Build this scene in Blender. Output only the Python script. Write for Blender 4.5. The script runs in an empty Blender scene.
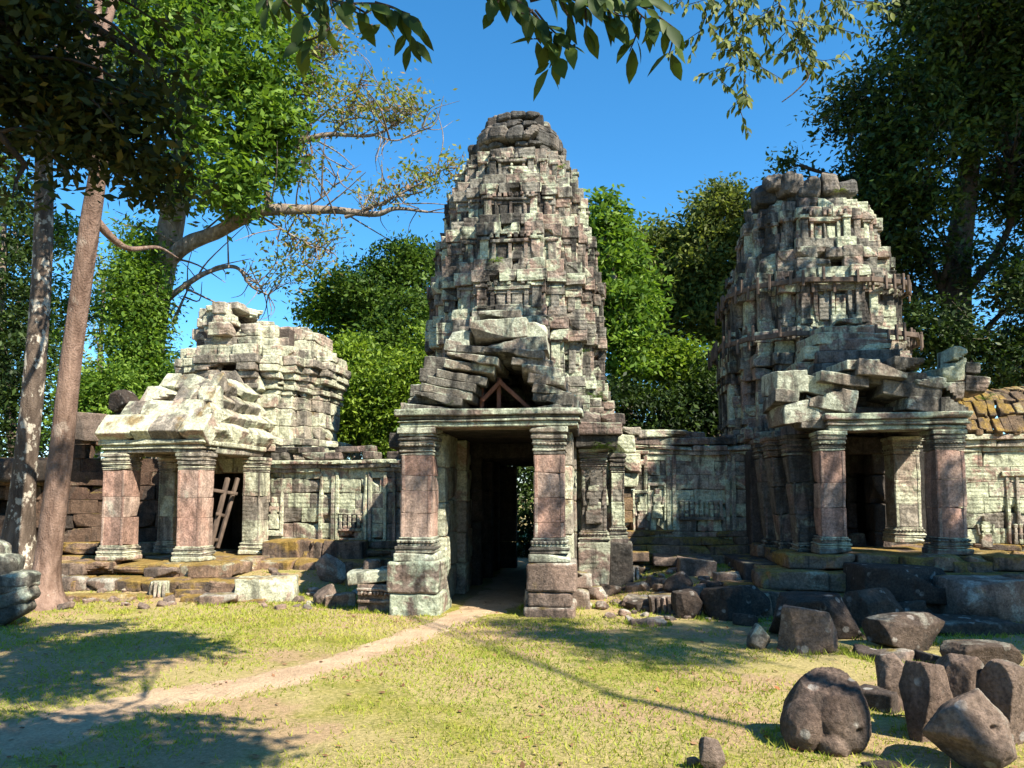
import bpy, math, random
import numpy as np
from mathutils import Vector, Matrix, Euler

R = math.radians
random.seed(7)
rng = np.random.default_rng(7)
SC = bpy.context.scene
COL = SC.collection

# ------------------------------------------------------------------ camera, sky, sun, exposure
PITCH = R(4.0); FPX = 745.0; CYP = 443.0; EYE = 1.6
cam_d = bpy.data.cameras.new('camera'); cam = bpy.data.objects.new('camera', cam_d); COL.objects.link(cam)
cam.location = (0, 0, EYE); cam.rotation_euler = (R(90) + PITCH, 0, 0)
cam_d.sensor_width = 36.0; cam_d.lens = FPX / 1024 * 36.0
cam_d.shift_y = (CYP - 384.0) / 1024.0
cam_d.clip_start = 0.05; cam_d.clip_end = 2000
SC.camera = cam

SUN_AZ = R(46)      # from straight behind the camera towards the right
SUN_EL = R(45)
SDIR = Vector((math.sin(SUN_AZ) * math.cos(SUN_EL), -math.cos(SUN_AZ) * math.cos(SUN_EL), math.sin(SUN_EL)))
sd = bpy.data.lights.new('sun', 'SUN'); sun = bpy.data.objects.new('sun', sd); COL.objects.link(sun)
sd.energy = 5.0; sd.angle = R(0.5); sd.color = (1.0, 0.91, 0.76)
sun.location = (30, -30, 40)
sun.rotation_euler = SDIR.to_track_quat('Z', 'Y').to_euler()
W = bpy.data.worlds.new('World'); SC.world = W; W.use_nodes = True
nt = W.node_tree; nt.nodes.clear()
wo = nt.nodes.new('ShaderNodeOutputWorld'); wb = nt.nodes.new('ShaderNodeBackground'); sk = nt.nodes.new('ShaderNodeTexSky')
sk.sky_type = 'NISHITA'; sk.sun_disc = False; sk.sun_elevation = SUN_EL
sk.sun_rotation = math.atan2(SDIR.x, SDIR.y)
sk.altitude = 800; sk.air_density = 1.0; sk.dust_density = 0.0; sk.ozone_density = 6.0
wb.inputs['Strength'].default_value = 0.105
hs = nt.nodes.new('ShaderNodeHueSaturation'); hs.inputs['Saturation'].default_value = 1.20; hs.inputs['Hue'].default_value = 0.490
nt.links.new(sk.outputs[0], hs.inputs['Color']); nt.links.new(hs.outputs[0], wb.inputs[0]); nt.links.new(wb.outputs[0], wo.inputs[0])
SC.view_settings.view_transform = 'Standard'; SC.view_settings.look = 'None'
SC.view_settings.exposure = 1.4; SC.view_settings.gamma = 1.0
SC.render.engine = 'CYCLES'
SC.cycles.max_bounces = 6; SC.cycles.diffuse_bounces = 3; SC.cycles.transmission_bounces = 3
SC.cycles.transparent_max_bounces = 4; SC.cycles.use_denoising = True

# ------------------------------------------------------------------ projection helpers (photo pixel + distance -> point)
def at(px, py, Y):
    a = (px - 512) / FPX; b = (CYP - py) / FPX
    d = Vector((a, -b * math.sin(PITCH) + math.cos(PITCH), b * math.cos(PITCH) + math.sin(PITCH)))
    t = Y / d.y
    return Vector((d.x * t, Y, EYE + d.z * t))

def ss(a, b, x):
    t = np.clip((x - a) / (b - a), 0, 1); return t * t * (3 - 2 * t)

# ------------------------------------------------------------------ noise
def _h(ix, iy, iz, s):
    n = (ix.astype(np.uint32) * np.uint32(374761393) + iy.astype(np.uint32) * np.uint32(668265263)
         + iz.astype(np.uint32) * np.uint32(2246822519) + np.uint32(s * 3266489917 & 0xffffffff))
    n = (n ^ (n >> np.uint32(13))) * np.uint32(1274126177)
    n = (n ^ (n >> np.uint32(16))) * np.uint32(2654435761)
    n = n ^ (n >> np.uint32(15))
    return n.astype(np.float64) / 4294967295.0

def vn(P, seed=0):
    P = np.asarray(P, float); f = np.floor(P); t = P - f; t = t * t * (3 - 2 * t)
    i = f.astype(np.int64); x, y, z = i[:, 0], i[:, 1], i[:, 2]
    r = 0
    for dx in (0, 1):
        wx = t[:, 0] if dx else 1 - t[:, 0]
        for dy in (0, 1):
            wy = t[:, 1] if dy else 1 - t[:, 1]
            for dz in (0, 1):
                wz = t[:, 2] if dz else 1 - t[:, 2]
                r = r + _h(x + dx, y + dy, z + dz, seed) * wx * wy * wz
    return r

def fbm(P, o=3, seed=0):
    r = 0; a = 0.5; s = 0
    for k in range(o):
        r = r + a * vn(P * 2.03 ** k + 17.3 * k, seed + k); s += a; a *= 0.5
    return r / s

def n2(x, y, f, seed=0, o=3):
    return fbm(np.stack([np.asarray(x, float) * f, np.asarray(y, float) * f, np.zeros_like(np.asarray(x, float))], -1), o, seed)

# ------------------------------------------------------------------ terrain
def terrain(x, y):
    x = np.atleast_1d(np.asarray(x, float)); y = np.atleast_1d(np.asarray(y, float))
    h = 0.40 * ss(9.8, 13.0, y) * ss(1.2, 2.8, x)
    h = h + 0.28 * ss(11.3, 13.2, y) * ss(-2.0, -3.4, x)
    h = h + 0.05 * (n2(x, y, 0.5, 3) - 0.5) * ss(2, 6, np.hypot(x, y))
    h = h + 0.02 * (n2(x, y, 2.2, 5) - 0.5)
    return h
def tz(x, y): return float(terrain(x, y)[0])

def gp(px, py):
    """point on the ground seen at a photo pixel"""
    z = 0.0
    for k in range(12):
        b = (CYP - py) / FPX
        dz = b * math.cos(PITCH) + math.sin(PITCH); dy = -b * math.sin(PITCH) + math.cos(PITCH)
        Y = min((z - EYE) / dz * dy, 20) if dz < -1e-3 else 20
        X = (px - 512) / FPX * Y / dy
        z = 0.5 * z + 0.5 * tz(X, Y)
    return Vector((X, Y, tz(X, Y)))

# ------------------------------------------------------------------ object helpers
def link(o, parent=None):
    COL.objects.link(o)
    if parent: o.parent = parent
    return o
def empty(name, loc, rz=0):
    o = bpy.data.objects.new(name, None); o.location = loc; o.rotation_euler = (0, 0, rz); o.empty_display_size = 0.2
    return link(o)
def tag(o, label, cat, group=None):
    o['label'] = label; o['category'] = cat
    if group: o['group'] = group
    return o
def build(name, V, F, mat, parent=None, tint=None, smooth=True, loc=None):
    """F: list of (n,3)/(n,4) index arrays"""
    V = np.asarray(V, np.float32)
    me = bpy.data.meshes.new(name)
    F = [np.asarray(f, np.int32) for f in F if len(f)]
    nl = sum(f.size for f in F); npoly = sum(len(f) for f in F)
    me.vertices.add(len(V)); me.vertices.foreach_set('co', V.ravel())
    me.loops.add(nl); me.polygons.add(npoly)
    me.loops.foreach_set('vertex_index', np.concatenate([f.ravel() for f in F]))
    tot = np.concatenate([np.full(len(f), f.shape[1], np.int32) for f in F])
    st = np.concatenate([[0], np.cumsum(tot)[:-1]]).astype(np.int32)
    me.polygons.foreach_set('loop_start', st); me.polygons.foreach_set('loop_total', tot)
    me.polygons.foreach_set('use_smooth', np.full(npoly, smooth, bool))
    if tint is not None:
        a = me.attributes.new('tint', 'FLOAT', 'POINT'); a.data.foreach_set('value', np.asarray(tint, np.float32))
    me.materials.append(mat)
    me.update(calc_edges=True); me.validate()
    o = bpy.data.objects.new(name, me)
    if loc is not None: o.location = loc
    return link(o, parent)

def recenter(o, base=None):
    """move a parentless mesh object's origin to its base"""
    me = o.data; n = len(me.vertices); co = np.empty(n * 3, np.float32); me.vertices.foreach_get('co', co); co = co.reshape(-1, 3)
    c = np.array(base if base is not None else [co[:, 0].mean(), co[:, 1].mean(), co[:, 2].min()], np.float32)
    me.vertices.foreach_set('co', (co - c).ravel()); o.location = [float(q) for q in c]; me.update()
    return o

_tpl = {}
def template(n):
    if n in _tpl: return _tpl[n]
    idx = {}; verts = []; quads = []
    def vid(i, j, k):
        key = (i, j, k)
        if key not in idx: idx[key] = len(verts); verts.append(key)
        return idx[key]
    m = n - 1
    for ax in range(3):
        for side in (0, m):
            for a in range(m):
                for b in range(m):
                    def mk(p, q):
                        t = [0, 0, 0]; t[ax] = side; t[(ax + 1) % 3] = p; t[(ax + 2) % 3] = q; return vid(*t)
                    q = [mk(a, b), mk(a + 1, b), mk(a + 1, b + 1), mk(a, b + 1)]
                    if side == 0: q.reverse()
                    quads.append(q)
    _tpl[n] = (np.array(verts), np.array(quads)); return _tpl[n]

class Blocks:
    """collects rough stone blocks and builds them as one mesh"""
    def __init__(s, n=5, bev=0.025, amp=0.010, amp2=0.018, seed=0, chip=0.45, smooth=False):
        s.n = n; s.bev = bev; s.amp = amp; s.amp2 = amp2; s.seed = seed; s.chip = chip; s.smooth = smooth
        s.c = []; s.h = []; s.m = []; s.t = []
    def add(s, c, h, rz=0, rx=0, ry=0, tint=None):
        s.c.append(tuple(c)); s.h.append(tuple(h)); s.m.append(np.array(Euler((rx, ry, rz)).to_matrix()))
        s.t.append(random.random() if tint is None else tint)
    def box(s, x0, x1, y0, y1, z0, z1, **k):
        s.add(((x0 + x1) / 2, (y0 + y1) / 2, (z0 + z1) / 2), (abs(x1 - x0) / 2, abs(y1 - y0) / 2, abs(z1 - z0) / 2), **k)
    def mesh(s):
        T, Q = template(s.n); n = s.n; N = len(s.c)
        C = np.array(s.c); H = np.array(s.h); M = np.array(s.m)
        bev = np.minimum(s.bev, 0.45 * H)                                   # N,3
        lines = np.empty((N, 3, n))
        for i in range(n):
            if i == 0: lines[:, :, i] = -H
            elif i == n - 1: lines[:, :, i] = H
            else:
                f = (i - 1) / (n - 3) * 2 - 1 if n > 3 else 0
                lines[:, :, i] = f * (H - bev)
        P = np.stack([lines[:, a, :][:, T[:, a]] for a in range(3)], -1)     # N,v,3
        ext = (T == 0) | (T == n - 1); ne = ext.sum(1)
        sg = np.where(T == 0, -1.0, np.where(T == n - 1, 1.0, 0.0))
        pull = np.where(ne == 2, 0.33, np.where(ne == 3, 0.5, 0.0))
        P = P - sg[None] * pull[None, :, None] * bev[:, None, :]
        r = np.random.default_rng(s.seed + 11)
        if s.chip > 0:                                                        # knock off a corner or two
            for rep in range(2):
                cs = r.choice([-1.0, 1.0], (N, 3)); am = r.random(N) ** 2 * s.chip
                U = P / np.maximum(H, 1e-6)[:, None, :]
                d = np.clip((U * cs[:, None, :]).sum(-1) - 1.7, 0, None)
                P = P - d[..., None] * am[:, None, None] * cs[:, None, :] * np.minimum(H, 0.25)[:, None, :]
        P = np.einsum('nvk,njk->nvj', P, M) + C[:, None, :]
        P = P.reshape(-1, 3)
        if s.amp > 0 or s.amp2 > 0:
            off = np.stack([vn(P * 9 + k * 31.7, s.seed + k) for k in range(3)], -1) - 0.5
            off2 = np.stack([vn(P * 2.6 + k * 13.1, s.seed + 5 + k) for k in range(3)], -1) - 0.5
            P = P + off * 2 * s.amp + off2 * 2 * s.amp2
        nv = len(T)
        Fq = (Q[None] + (np.arange(N) * nv)[:, None, None]).reshape(-1, 4)
        tint = np.repeat(np.array(s.t), nv)
        return P, Fq, tint
    def build(s, name, mat, parent=None):
        P, F, t = s.mesh(); return build(name, P, [F], mat, parent, t, s.smooth)

# ------------------------------------------------------------------ materials
def mat_new(name):
    m = bpy.data.materials.new(name); m.use_nodes = True; t = m.node_tree; t.nodes.clear()
    return m, t
class G:
    """tiny node-graph helper"""
    def __init__(s, t): s.t = t
    def node(s, ty, **kw):
        n = s.t.nodes.new(ty)
        for k, v in kw.items():
            if k.startswith('_'): setattr(n, k[1:], v)
        return n
    def put(s, sock, v):
        if hasattr(v, 'is_linked') or isinstance(v, bpy.types.NodeSocket): s.t.links.new(v, sock)
        elif isinstance(v, (tuple, list)) and len(v) == 3 and sock.type == 'RGBA': sock.default_value = (*v, 1)
        else: sock.default_value = v
    def noise(s, vec, scale, detail=4, rough=0.55, dist=0.0):
        n = s.node('ShaderNodeTexNoise'); s.put(n.inputs['Vector'], vec); n.inputs['Scale'].default_value = scale
        n.inputs['Detail'].default_value = detail; n.inputs['Roughness'].default_value = rough; n.inputs['Distortion'].default_value = dist
        return n.outputs['Fac']
    def voro(s, vec, scale, feat='F1', rnd=1.0):
        n = s.node('ShaderNodeTexVoronoi', _feature=feat); s.put(n.inputs['Vector'], vec); n.inputs['Scale'].default_value = scale
        n.inputs['Randomness'].default_value = rnd
        return n.outputs['Distance']
    def math(s, op, a, b=0.0, c=0.0):
        n = s.node('ShaderNodeMath', _operation=op); s.put(n.inputs[0], a); s.put(n.inputs[1], b); s.put(n.inputs[2], c); return n.outputs[0]
    def step(s, v, a, b):
        n = s.node('ShaderNodeMapRange', _interpolation_type='SMOOTHSTEP'); s.put(n.inputs['Value'], v)
        n.inputs['From Min'].default_value = a; n.inputs['From Max'].default_value = b; return n.outputs['Result']
    def mix(s, f, a, b, mode='MIX'):
        n = s.node('ShaderNodeMix', _data_type='RGBA', _blend_type=mode); s.put(n.inputs['Factor'], f); s.put(n.inputs['A'], a) if False else None
        ia = [i for i in n.inputs if i.name == 'A' and i.type == 'RGBA'][0]; ib = [i for i in n.inputs if i.name == 'B' and i.type == 'RGBA'][0]
        s.put(ia, a); s.put(ib, b); return [o for o in n.outputs if o.type == 'RGBA'][0]
    def mapv(s, vec, scale=(1, 1, 1), loc=(0, 0, 0)):
        n = s.node('ShaderNodeMapping'); s.put(n.inputs['Vector'], vec); n.inputs['Scale'].default_value = scale; n.inputs['Location'].default_value = loc
        return n.outputs[0]
    def tint(s):
        n = s.node('ShaderNodeAttribute'); n.attribute_name = 'tint'; return n.outputs['Fac']
    def obj(s): return s.node('ShaderNodeTexCoord').outputs['Object']
    def pos(s): return s.node('ShaderNodeNewGeometry').outputs['Position']
    def nz(s):
        g = s.node('ShaderNodeNewGeometry'); x = s.node('ShaderNodeSeparateXYZ'); s.t.links.new(g.outputs['Normal'], x.inputs[0]); return x.outputs[2]
    def bump(s, h, strength, dist, prev=None):
        n = s.node('ShaderNodeBump'); s.put(n.inputs['Height'], h); n.inputs['Strength'].default_value = strength; n.inputs['Distance'].default_value = dist
        if prev is not None: s.put(n.inputs['Normal'], prev)
        return n.outputs[0]
    def out(s, col, rough=0.9, normal=None, spec=0.2):
        p = s.node('ShaderNodeBsdfPrincipled'); s.put(p.inputs['Base Color'], col); s.put(p.inputs['Roughness'], rough)
        p.inputs['Specular IOR Level'].default_value = spec
        if normal is not None: s.put(p.inputs['Normal'], normal)
        o = s.node('ShaderNodeOutputMaterial'); s.t.links.new(p.outputs[0], o.inputs[0]); return p

def stone(name, a, b, lich=(0.46, 0.48, 0.37), lich_thr=0.52, dark=0.5, moss_thr=0.75, moss=(0.20, 0.15, 0.03), spots=0.0, carve=0.0, bumpd=0.03, darkcol=(0.045, 0.042, 0.038), up=0.12):
    m, t = mat_new(name); g = G(t); v = g.obj(); ti = g.tint(); nz = g.nz()
    f1 = g.noise(v, 1.1, 6, 0.6); f1 = g.math('ADD', f1, g.math('MULTIPLY', g.math('SUBTRACT', ti, 0.5), 0.45))
    col = g.mix(g.step(f1, 0.38, 0.62), a, b)
    # pale lichen crusts
    f2 = g.noise(g.mapv(v, loc=(3.1, 7.7, 1.3)), 2.1, 9, 0.68, 0.4)
    f2 = g.math('ADD', f2, g.math('MULTIPLY', nz, up)); f2 = g.math('ADD', f2, g.math('MULTIPLY', g.math('SUBTRACT', ti, 0.5), 0.22))
    col = g.mix(g.math('MULTIPLY', g.step(f2, lich_thr, lich_thr + 0.10), 0.85), col, lich)
    # black algae streaks running down
    f3 = g.noise(g.mapv(v, scale=(3.2, 3.2, 0.55), loc=(1.7, 2.2, 0.4)), 1.0, 7, 0.62, 0.5)
    f3 = g.math('SUBTRACT', f3, g.math('MULTIPLY', g.math('SUBTRACT', ti, 0.5), 0.10))
    col = g.mix(g.math('MULTIPLY', g.step(f3, 0.48, 0.60), dark), col, darkcol)
    f5 = g.noise(g.mapv(v, loc=(2.2, 8.8, 6.1)), 5.5, 8, 0.72, 0.6)
    col = g.mix(g.math('MULTIPLY', g.step(f5, 0.56, 0.66), dark * 0.5), col, darkcol)
    # yellow-brown moss
    f4 = g.noise(g.mapv(v, loc=(9.1, 4.7, 5.3)), 1.5, 8, 0.66)
    f4 = g.math('ADD', f4, g.math('MULTIPLY', nz, 0.12))
    col = g.mix(g.math('MULTIPLY', g.step(f4, moss_thr - 0.06, moss_thr + 0.06), 0.85), col, moss)
    if spots > 0:
        vo = g.voro(v, 7.0); mk = g.math('MULTIPLY', g.step(vo, 0.30, 0.22), g.step(g.noise(v, 2.7, 3), 0.44, 0.54))
        col = g.mix(g.math('MULTIPLY', mk, spots), col, (0.42, 0.40, 0.36))
    sp = g.noise(v, 34, 4, 0.7)
    col = g.mix(1.0, col, g.mix(g.step(sp, 0.30, 0.70), (0.62, 0.62, 0.62), (1.22, 1.22, 1.22)), 'MULTIPLY')
    sp2 = g.noise(g.mapv(v, loc=(4, 4, 4)), 7, 6, 0.7)
    col = g.mix(1.0, col, g.mix(g.step(sp2, 0.32, 0.68), (0.66, 0.65, 0.64), (1.15, 1.15, 1.15)), 'MULTIPLY')
    h = g.math('ADD', g.noise(v, 7, 10, 0.72), g.math('MULTIPLY', g.noise(v, 48, 5, 0.7), 0.35))
    nrm = g.bump(h, 1.0, bumpd * 1.5)
    if carve > 0:
        vo = g.voro(g.mapv(v, scale=(1, 1, 0.8)), 11, 'SMOOTH_F1')
        nrm = g.bump(g.math('MULTIPLY', vo, g.step(g.noise(v, 1.9, 3), 0.40, 0.55)), carve, 0.06, nrm)
        wv = g.node('ShaderNodeTexWave', _wave_type='BANDS', _bands_direction='Z'); g.put(wv.inputs['Vector'], v)
        wv.inputs['Scale'].default_value = 4.4; wv.inputs['Distortion'].default_value = 1.2; wv.inputs['Detail'].default_value = 3; wv.inputs['Detail Scale'].default_value = 2.0
        nrm = g.bump(g.math('MULTIPLY', wv.outputs['Fac'], g.step(g.noise(g.mapv(v, loc=(6, 1, 2)), 1.3, 3), 0.46, 0.56)), carve * 0.35, 0.045, nrm)
    g.out(col, 0.92, nrm); return m

GREY = (0.26, 0.245, 0.205); PINK = (0.44, 0.275, 0.215); TAN = (0.37, 0.33, 0.27)
M = {}
M['tower'] = stone('tower_sandstone', GREY, (0.33, 0.235, 0.19), lich=(0.51, 0.57, 0.41), lich_thr=0.50, dark=0.92, carve=0.7)
M['crown'] = stone('tower_top_stone', (0.12, 0.115, 0.105), (0.19, 0.165, 0.14), lich=(0.33, 0.34, 0.27), lich_thr=0.64, dark=0.8, carve=0.5)
M['pale'] = stone('lichen_stone', TAN, (0.45, 0.33, 0.26), lich=(0.57, 0.60, 0.44), lich_thr=0.45, dark=0.6, carve=0.5, moss_thr=0.68, moss=(0.24, 0.16, 0.06))
M['pink'] = stone('pink_sandstone', PINK, (0.44, 0.325, 0.265), lich=(0.50, 0.48, 0.39), lich_thr=0.66, dark=0.45, moss_thr=0.9, bumpd=0.018, up=0.05)
M['slab'] = stone('gable_slab_stone', (0.20, 0.185, 0.155), (0.27, 0.225, 0.18), lich=(0.50, 0.54, 0.42), lich_thr=0.50, dark=0.75, moss_thr=0.9)
M['green'] = stone('green_lichen_stone', (0.24, 0.22, 0.18), (0.27, 0.20, 0.165), lich=(0.46, 0.53, 0.39), lich_thr=0.47, dark=0.65, carve=0.6)
M['wall'] = stone('wall_sandstone', TAN, (0.38, 0.25, 0.20), lich=(0.55, 0.61, 0.43), lich_thr=0.46, dark=0.7, carve=0.6, moss_thr=0.80)
M['dim'] = stone('weathered_dark_stone', (0.16, 0.145, 0.125), (0.22, 0.16, 0.135), lich=(0.38, 0.41, 0.31), lich_thr=0.55, dark=0.85, carve=0.6)
M['inner'] = stone('dark_inner_stone', (0.075, 0.066, 0.058), (0.10, 0.08, 0.07), lich=(0.16, 0.17, 0.13), lich_thr=0.68, dark=0.8)  # cores and passage linings, much darker than the facing stone
M['rock'] = stone('brown_boulder_stone', (0.12, 0.085, 0.068), (0.19, 0.14, 0.11), lich=(0.30, 0.27, 0.22), lich_thr=0.70, dark=0.6, moss_thr=0.82, spots=0.75)
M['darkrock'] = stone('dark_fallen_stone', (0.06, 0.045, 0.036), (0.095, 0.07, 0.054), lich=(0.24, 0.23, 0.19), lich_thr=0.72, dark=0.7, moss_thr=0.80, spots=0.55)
M['rubble'] = stone('fallen_block_stone', (0.21, 0.16, 0.13), (0.29, 0.205, 0.16), lich=(0.42, 0.40, 0.34), lich_thr=0.60, dark=0.6, moss_thr=0.72)
M['mossy'] = stone('mossy_plinth_stone', (0.20, 0.145, 0.11), (0.27, 0.18, 0.125), lich=(0.36, 0.37, 0.28), lich_thr=0.64, dark=0.7, moss_thr=0.56, moss=(0.27, 0.18, 0.04))
M['roofmoss'] = stone('mossy_roof_stone', (0.17, 0.12, 0.08), (0.22, 0.15, 0.09), lich=(0.34, 0.32, 0.2), lich_thr=0.66, dark=0.5, moss_thr=0.575, moss=(0.26, 0.17, 0.035))
M['laterite'] = stone('laterite_stone', (0.085, 0.052, 0.038), (0.13, 0.085, 0.06), lich=(0.28, 0.26, 0.18), lich_thr=0.68, dark=0.75, moss_thr=0.66)

def wood_mat(name, a, b):
    m, t = mat_new(name); g = G(t); v = g.obj()
    f = g.noise(g.mapv(v, scale=(1, 1, 0.35)), 14, 6, 0.65)
    col = g.mix(g.step(f, 0.3, 0.7), a, b)
    g.out(col, 0.85, g.bump(f, 0.6, 0.01)); return m
M['timber'] = wood_mat('weathered_timber', (0.07, 0.052, 0.042), (0.15, 0.11, 0.085))
M['timber_red'] = wood_mat('red_brown_timber', (0.16, 0.07, 0.05), (0.28, 0.13, 0.09))

def bark_mat(name, a, b, patch=None, pt=0.55, vs=0.3, ps=3.2):
    m, t = mat_new(name); g = G(t); v = g.obj()
    f = g.noise(g.mapv(v, scale=(1, 1, vs)), 9, 8, 0.65, 0.3)
    col = g.mix(g.step(f, 0.32, 0.68), a, b)
    if patch: col = g.mix(g.math('MULTIPLY', g.step(g.noise(g.mapv(v, scale=(1, 1, 0.7)), ps, 7, 0.62), pt, pt + 0.06), 0.9), col, patch)
    h = g.math('ADD', f, g.math('MULTIPLY', g.noise(v, 40, 4), 0.3))
    col = g.mix(1.0, col, g.mix(g.step(g.noise(g.mapv(v, scale=(1, 1, 0.25)), 2.6, 8, 0.7), 0.35, 0.65), (0.62, 0.6, 0.58), (1.15, 1.15, 1.15)), 'MULTIPLY')
    g.out(col, 0.9, g.bump(h, 1.0, 0.06)); return m
M['bark_smooth'] = bark_mat('smooth_reddish_bark', (0.15, 0.095, 0.072), (0.27, 0.185, 0.145), (0.36, 0.29, 0.24), 0.60)
M['bark_spot'] = bark_mat('mottled_bark', (0.07, 0.052, 0.04), (0.15, 0.115, 0.09), (0.50, 0.46, 0.38), 0.53, ps=6.5)
M['bark_grey'] = bark_mat('grey_bark', (0.15, 0.115, 0.09), (0.30, 0.25, 0.20), (0.38, 0.34, 0.29), 0.62)
M['bark_dark'] = bark_mat('dark_bark', (0.05, 0.04, 0.032), (0.09, 0.07, 0.055))

def leaf_mat(name, a, b, c=None, trans=0.38, rough=0.55):
    m, t = mat_new(name); g = G(t); ti = g.tint()
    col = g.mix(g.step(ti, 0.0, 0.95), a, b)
    if c: col = g.mix(g.step(ti, 0.80, 0.95), col, c)
    p = g.node('ShaderNodeBsdfPrincipled'); g.put(p.inputs['Base Color'], col); p.inputs['Roughness'].default_value = rough
    p.inputs['Specular IOR Level'].default_value = 0.2
    tr = g.node('ShaderNodeBsdfTranslucent'); g.put(tr.inputs[0], g.mix(1.0, col, (1.3, 1.35, 0.7), 'MULTIPLY'))
    mx = g.node('ShaderNodeMixShader'); mx.inputs[0].default_value = trans
    t.links.new(p.outputs[0], mx.inputs[1]); t.links.new(tr.outputs[0], mx.inputs[2])
    o = g.node('ShaderNodeOutputMaterial'); t.links.new(mx.outputs[0], o.inputs[0]); return m
M['leaf_bright'] = leaf_mat('bright_green_leaves', (0.05, 0.11, 0.015), (0.17, 0.27, 0.035))
M['leaf_lime'] = leaf_mat('yellow_green_leaves', (0.06, 0.12, 0.014), (0.20, 0.29, 0.03))
M['leaf_mid'] = leaf_mat('mid_green_leaves', (0.03, 0.07, 0.012), (0.11, 0.18, 0.03))
M['leaf_olive'] = leaf_mat('olive_leaves', (0.045, 0.07, 0.016), (0.17, 0.20, 0.05))
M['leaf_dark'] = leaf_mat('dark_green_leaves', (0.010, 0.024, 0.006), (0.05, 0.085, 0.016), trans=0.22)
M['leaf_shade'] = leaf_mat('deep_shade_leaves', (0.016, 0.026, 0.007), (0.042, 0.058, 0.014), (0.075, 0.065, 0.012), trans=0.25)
M['leaf_autumn'] = leaf_mat('turning_leaves', (0.13, 0.17, 0.03), (0.26, 0.25, 0.055), (0.27, 0.15, 0.08))
M['leaf_branch'] = leaf_mat('big_branch_leaves', (0.025, 0.05, 0.012), (0.07, 0.11, 0.02), trans=0.3)
M['leaf_dry'] = leaf_mat('dry_leaves', (0.12, 0.06, 0.03), (0.28, 0.17, 0.09), (0.30, 0.11, 0.05), trans=0.1, rough=0.7)

def ground_material():
    m, t = mat_new('lawn_soil'); g = G(t); v = g.pos()
    f = g.noise(v, 0.55, 8, 0.62); f2 = g.noise(v, 3.4, 9, 0.7); f3 = g.noise(v, 30, 6, 0.7); f4 = g.noise(v, 110, 3, 0.7)
    gr = g.mix(g.step(f2, 0.36, 0.64), (0.19, 0.205, 0.03), (0.31, 0.285, 0.06))
    straw = (0.42, 0.34, 0.16); soil = (0.40, 0.275, 0.165)
    col = g.mix(g.math('MULTIPLY', g.step(g.math('ADD', f, g.math('MULTIPLY', f3, 0.25)), 0.48, 0.68), 0.85), gr, straw)
    col = g.mix(g.math('MULTIPLY', g.step(g.math('ADD', g.noise(g.mapv(v, loc=(4, 8, 1)), 0.8, 8, 0.65), g.math('MULTIPLY', f3, 0.2)), 0.57, 0.70), 0.85), col, soil)
    col = g.mix(1.0, col, g.mix(g.step(f3, 0.3, 0.7), (0.7, 0.72, 0.7), (1.2, 1.18, 1.2)), 'MULTIPLY')
    col = g.mix(1.0, col, g.mix(g.step(f4, 0.3, 0.7), (0.75, 0.75, 0.75), (1.15, 1.15, 1.15)), 'MULTIPLY')
    h = g.math('ADD', g.math('MULTIPLY', f3, 1.0), g.math('MULTIPLY', f4, 0.6))
    g.out(col, 0.95, g.bump(h, 0.8, 0.03), 0.1); return m
def path_material():
    m, t = mat_new('trodden_dirt'); g = G(t); v = g.pos()
    f2 = g.noise(v, 2.4, 9, 0.7); f3 = g.noise(v, 40, 6, 0.7); f4 = g.noise(v, 9, 8, 0.75)
    col = g.mix(g.step(f2, 0.35, 0.65), (0.48, 0.335, 0.215), (0.62, 0.46, 0.30))
    col = g.mix(g.math('MULTIPLY', g.step(f4, 0.56, 0.68), 0.6), col, (0.25, 0.165, 0.10))
    e = g.step(g.math('ADD', g.tint(), g.math('MULTIPLY', g.math('SUBTRACT', f4, 0.5), 1.6)), 0.72, 1.08)
    col = g.mix(e, col, g.mix(g.step(f3, 0.4, 0.6), (0.40, 0.30, 0.16), (0.30, 0.275, 0.07)))
    col = g.mix(1.0, col, g.mix(g.step(f3, 0.3, 0.7), (0.74, 0.74, 0.74), (1.14, 1.14, 1.14)), 'MULTIPLY')
    g.out(col, 0.95, g.bump(g.math('ADD', f3, g.math('MULTIPLY', f4, 2)), 0.9, 0.03), 0.1); return m
M['ground'] = ground_material(); M['path'] = path_material()
M['grass'] = leaf_mat('grass_blades', (0.20, 0.26, 0.03), (0.35, 0.35, 0.055), (0.47, 0.38, 0.15), trans=0.3, rough=0.6)

# ------------------------------------------------------------------ ground, path
def axis(lo, hi, step, far):
    a = np.arange(lo, hi + 1e-6, step); f = np.array(far, float)
    return np.concatenate([lo - f[::-1], a, hi + f])
gx = axis(-14, 14, 0.14, [1, 3, 6, 12, 25, 60, 140, 400]); gy = axis(-2, 19, 0.14, [1, 3, 6, 12, 25, 60, 140, 400])
X, Y = np.meshgrid(gx, gy); Z = terrain(X.ravel(), Y.ravel())
nx, ny = len(gx), len(gy); I = np.arange(nx * ny).reshape(ny, nx)
Fq = np.stack([I[:-1, :-1], I[:-1, 1:], I[1:, 1:], I[1:, :-1]], -1).reshape(-1, 4)
o = build('ground', np.stack([X.ravel(), Y.ravel(), Z], -1), [Fq], M['ground']); o['kind'] = 'structure'

def catmull(P, n=12):
    P = [np.array(p, float) for p in P]; P = [2 * P[0] - P[1]] + P + [2 * P[-1] - P[-2]]; out = []
    for i in range(1, len(P) - 2):
        for k in range(n):
            t = k / n
            out.append(0.5 * ((2 * P[i]) + (-P[i - 1] + P[i + 1]) * t + (2 * P[i - 1] - 5 * P[i] + 4 * P[i + 1] - P[i + 2]) * t * t + (-P[i - 1] + 3 * P[i] - 3 * P[i + 1] + P[i + 2]) * t ** 3))
    out.append(P[-2]); return np.array(out)

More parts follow.
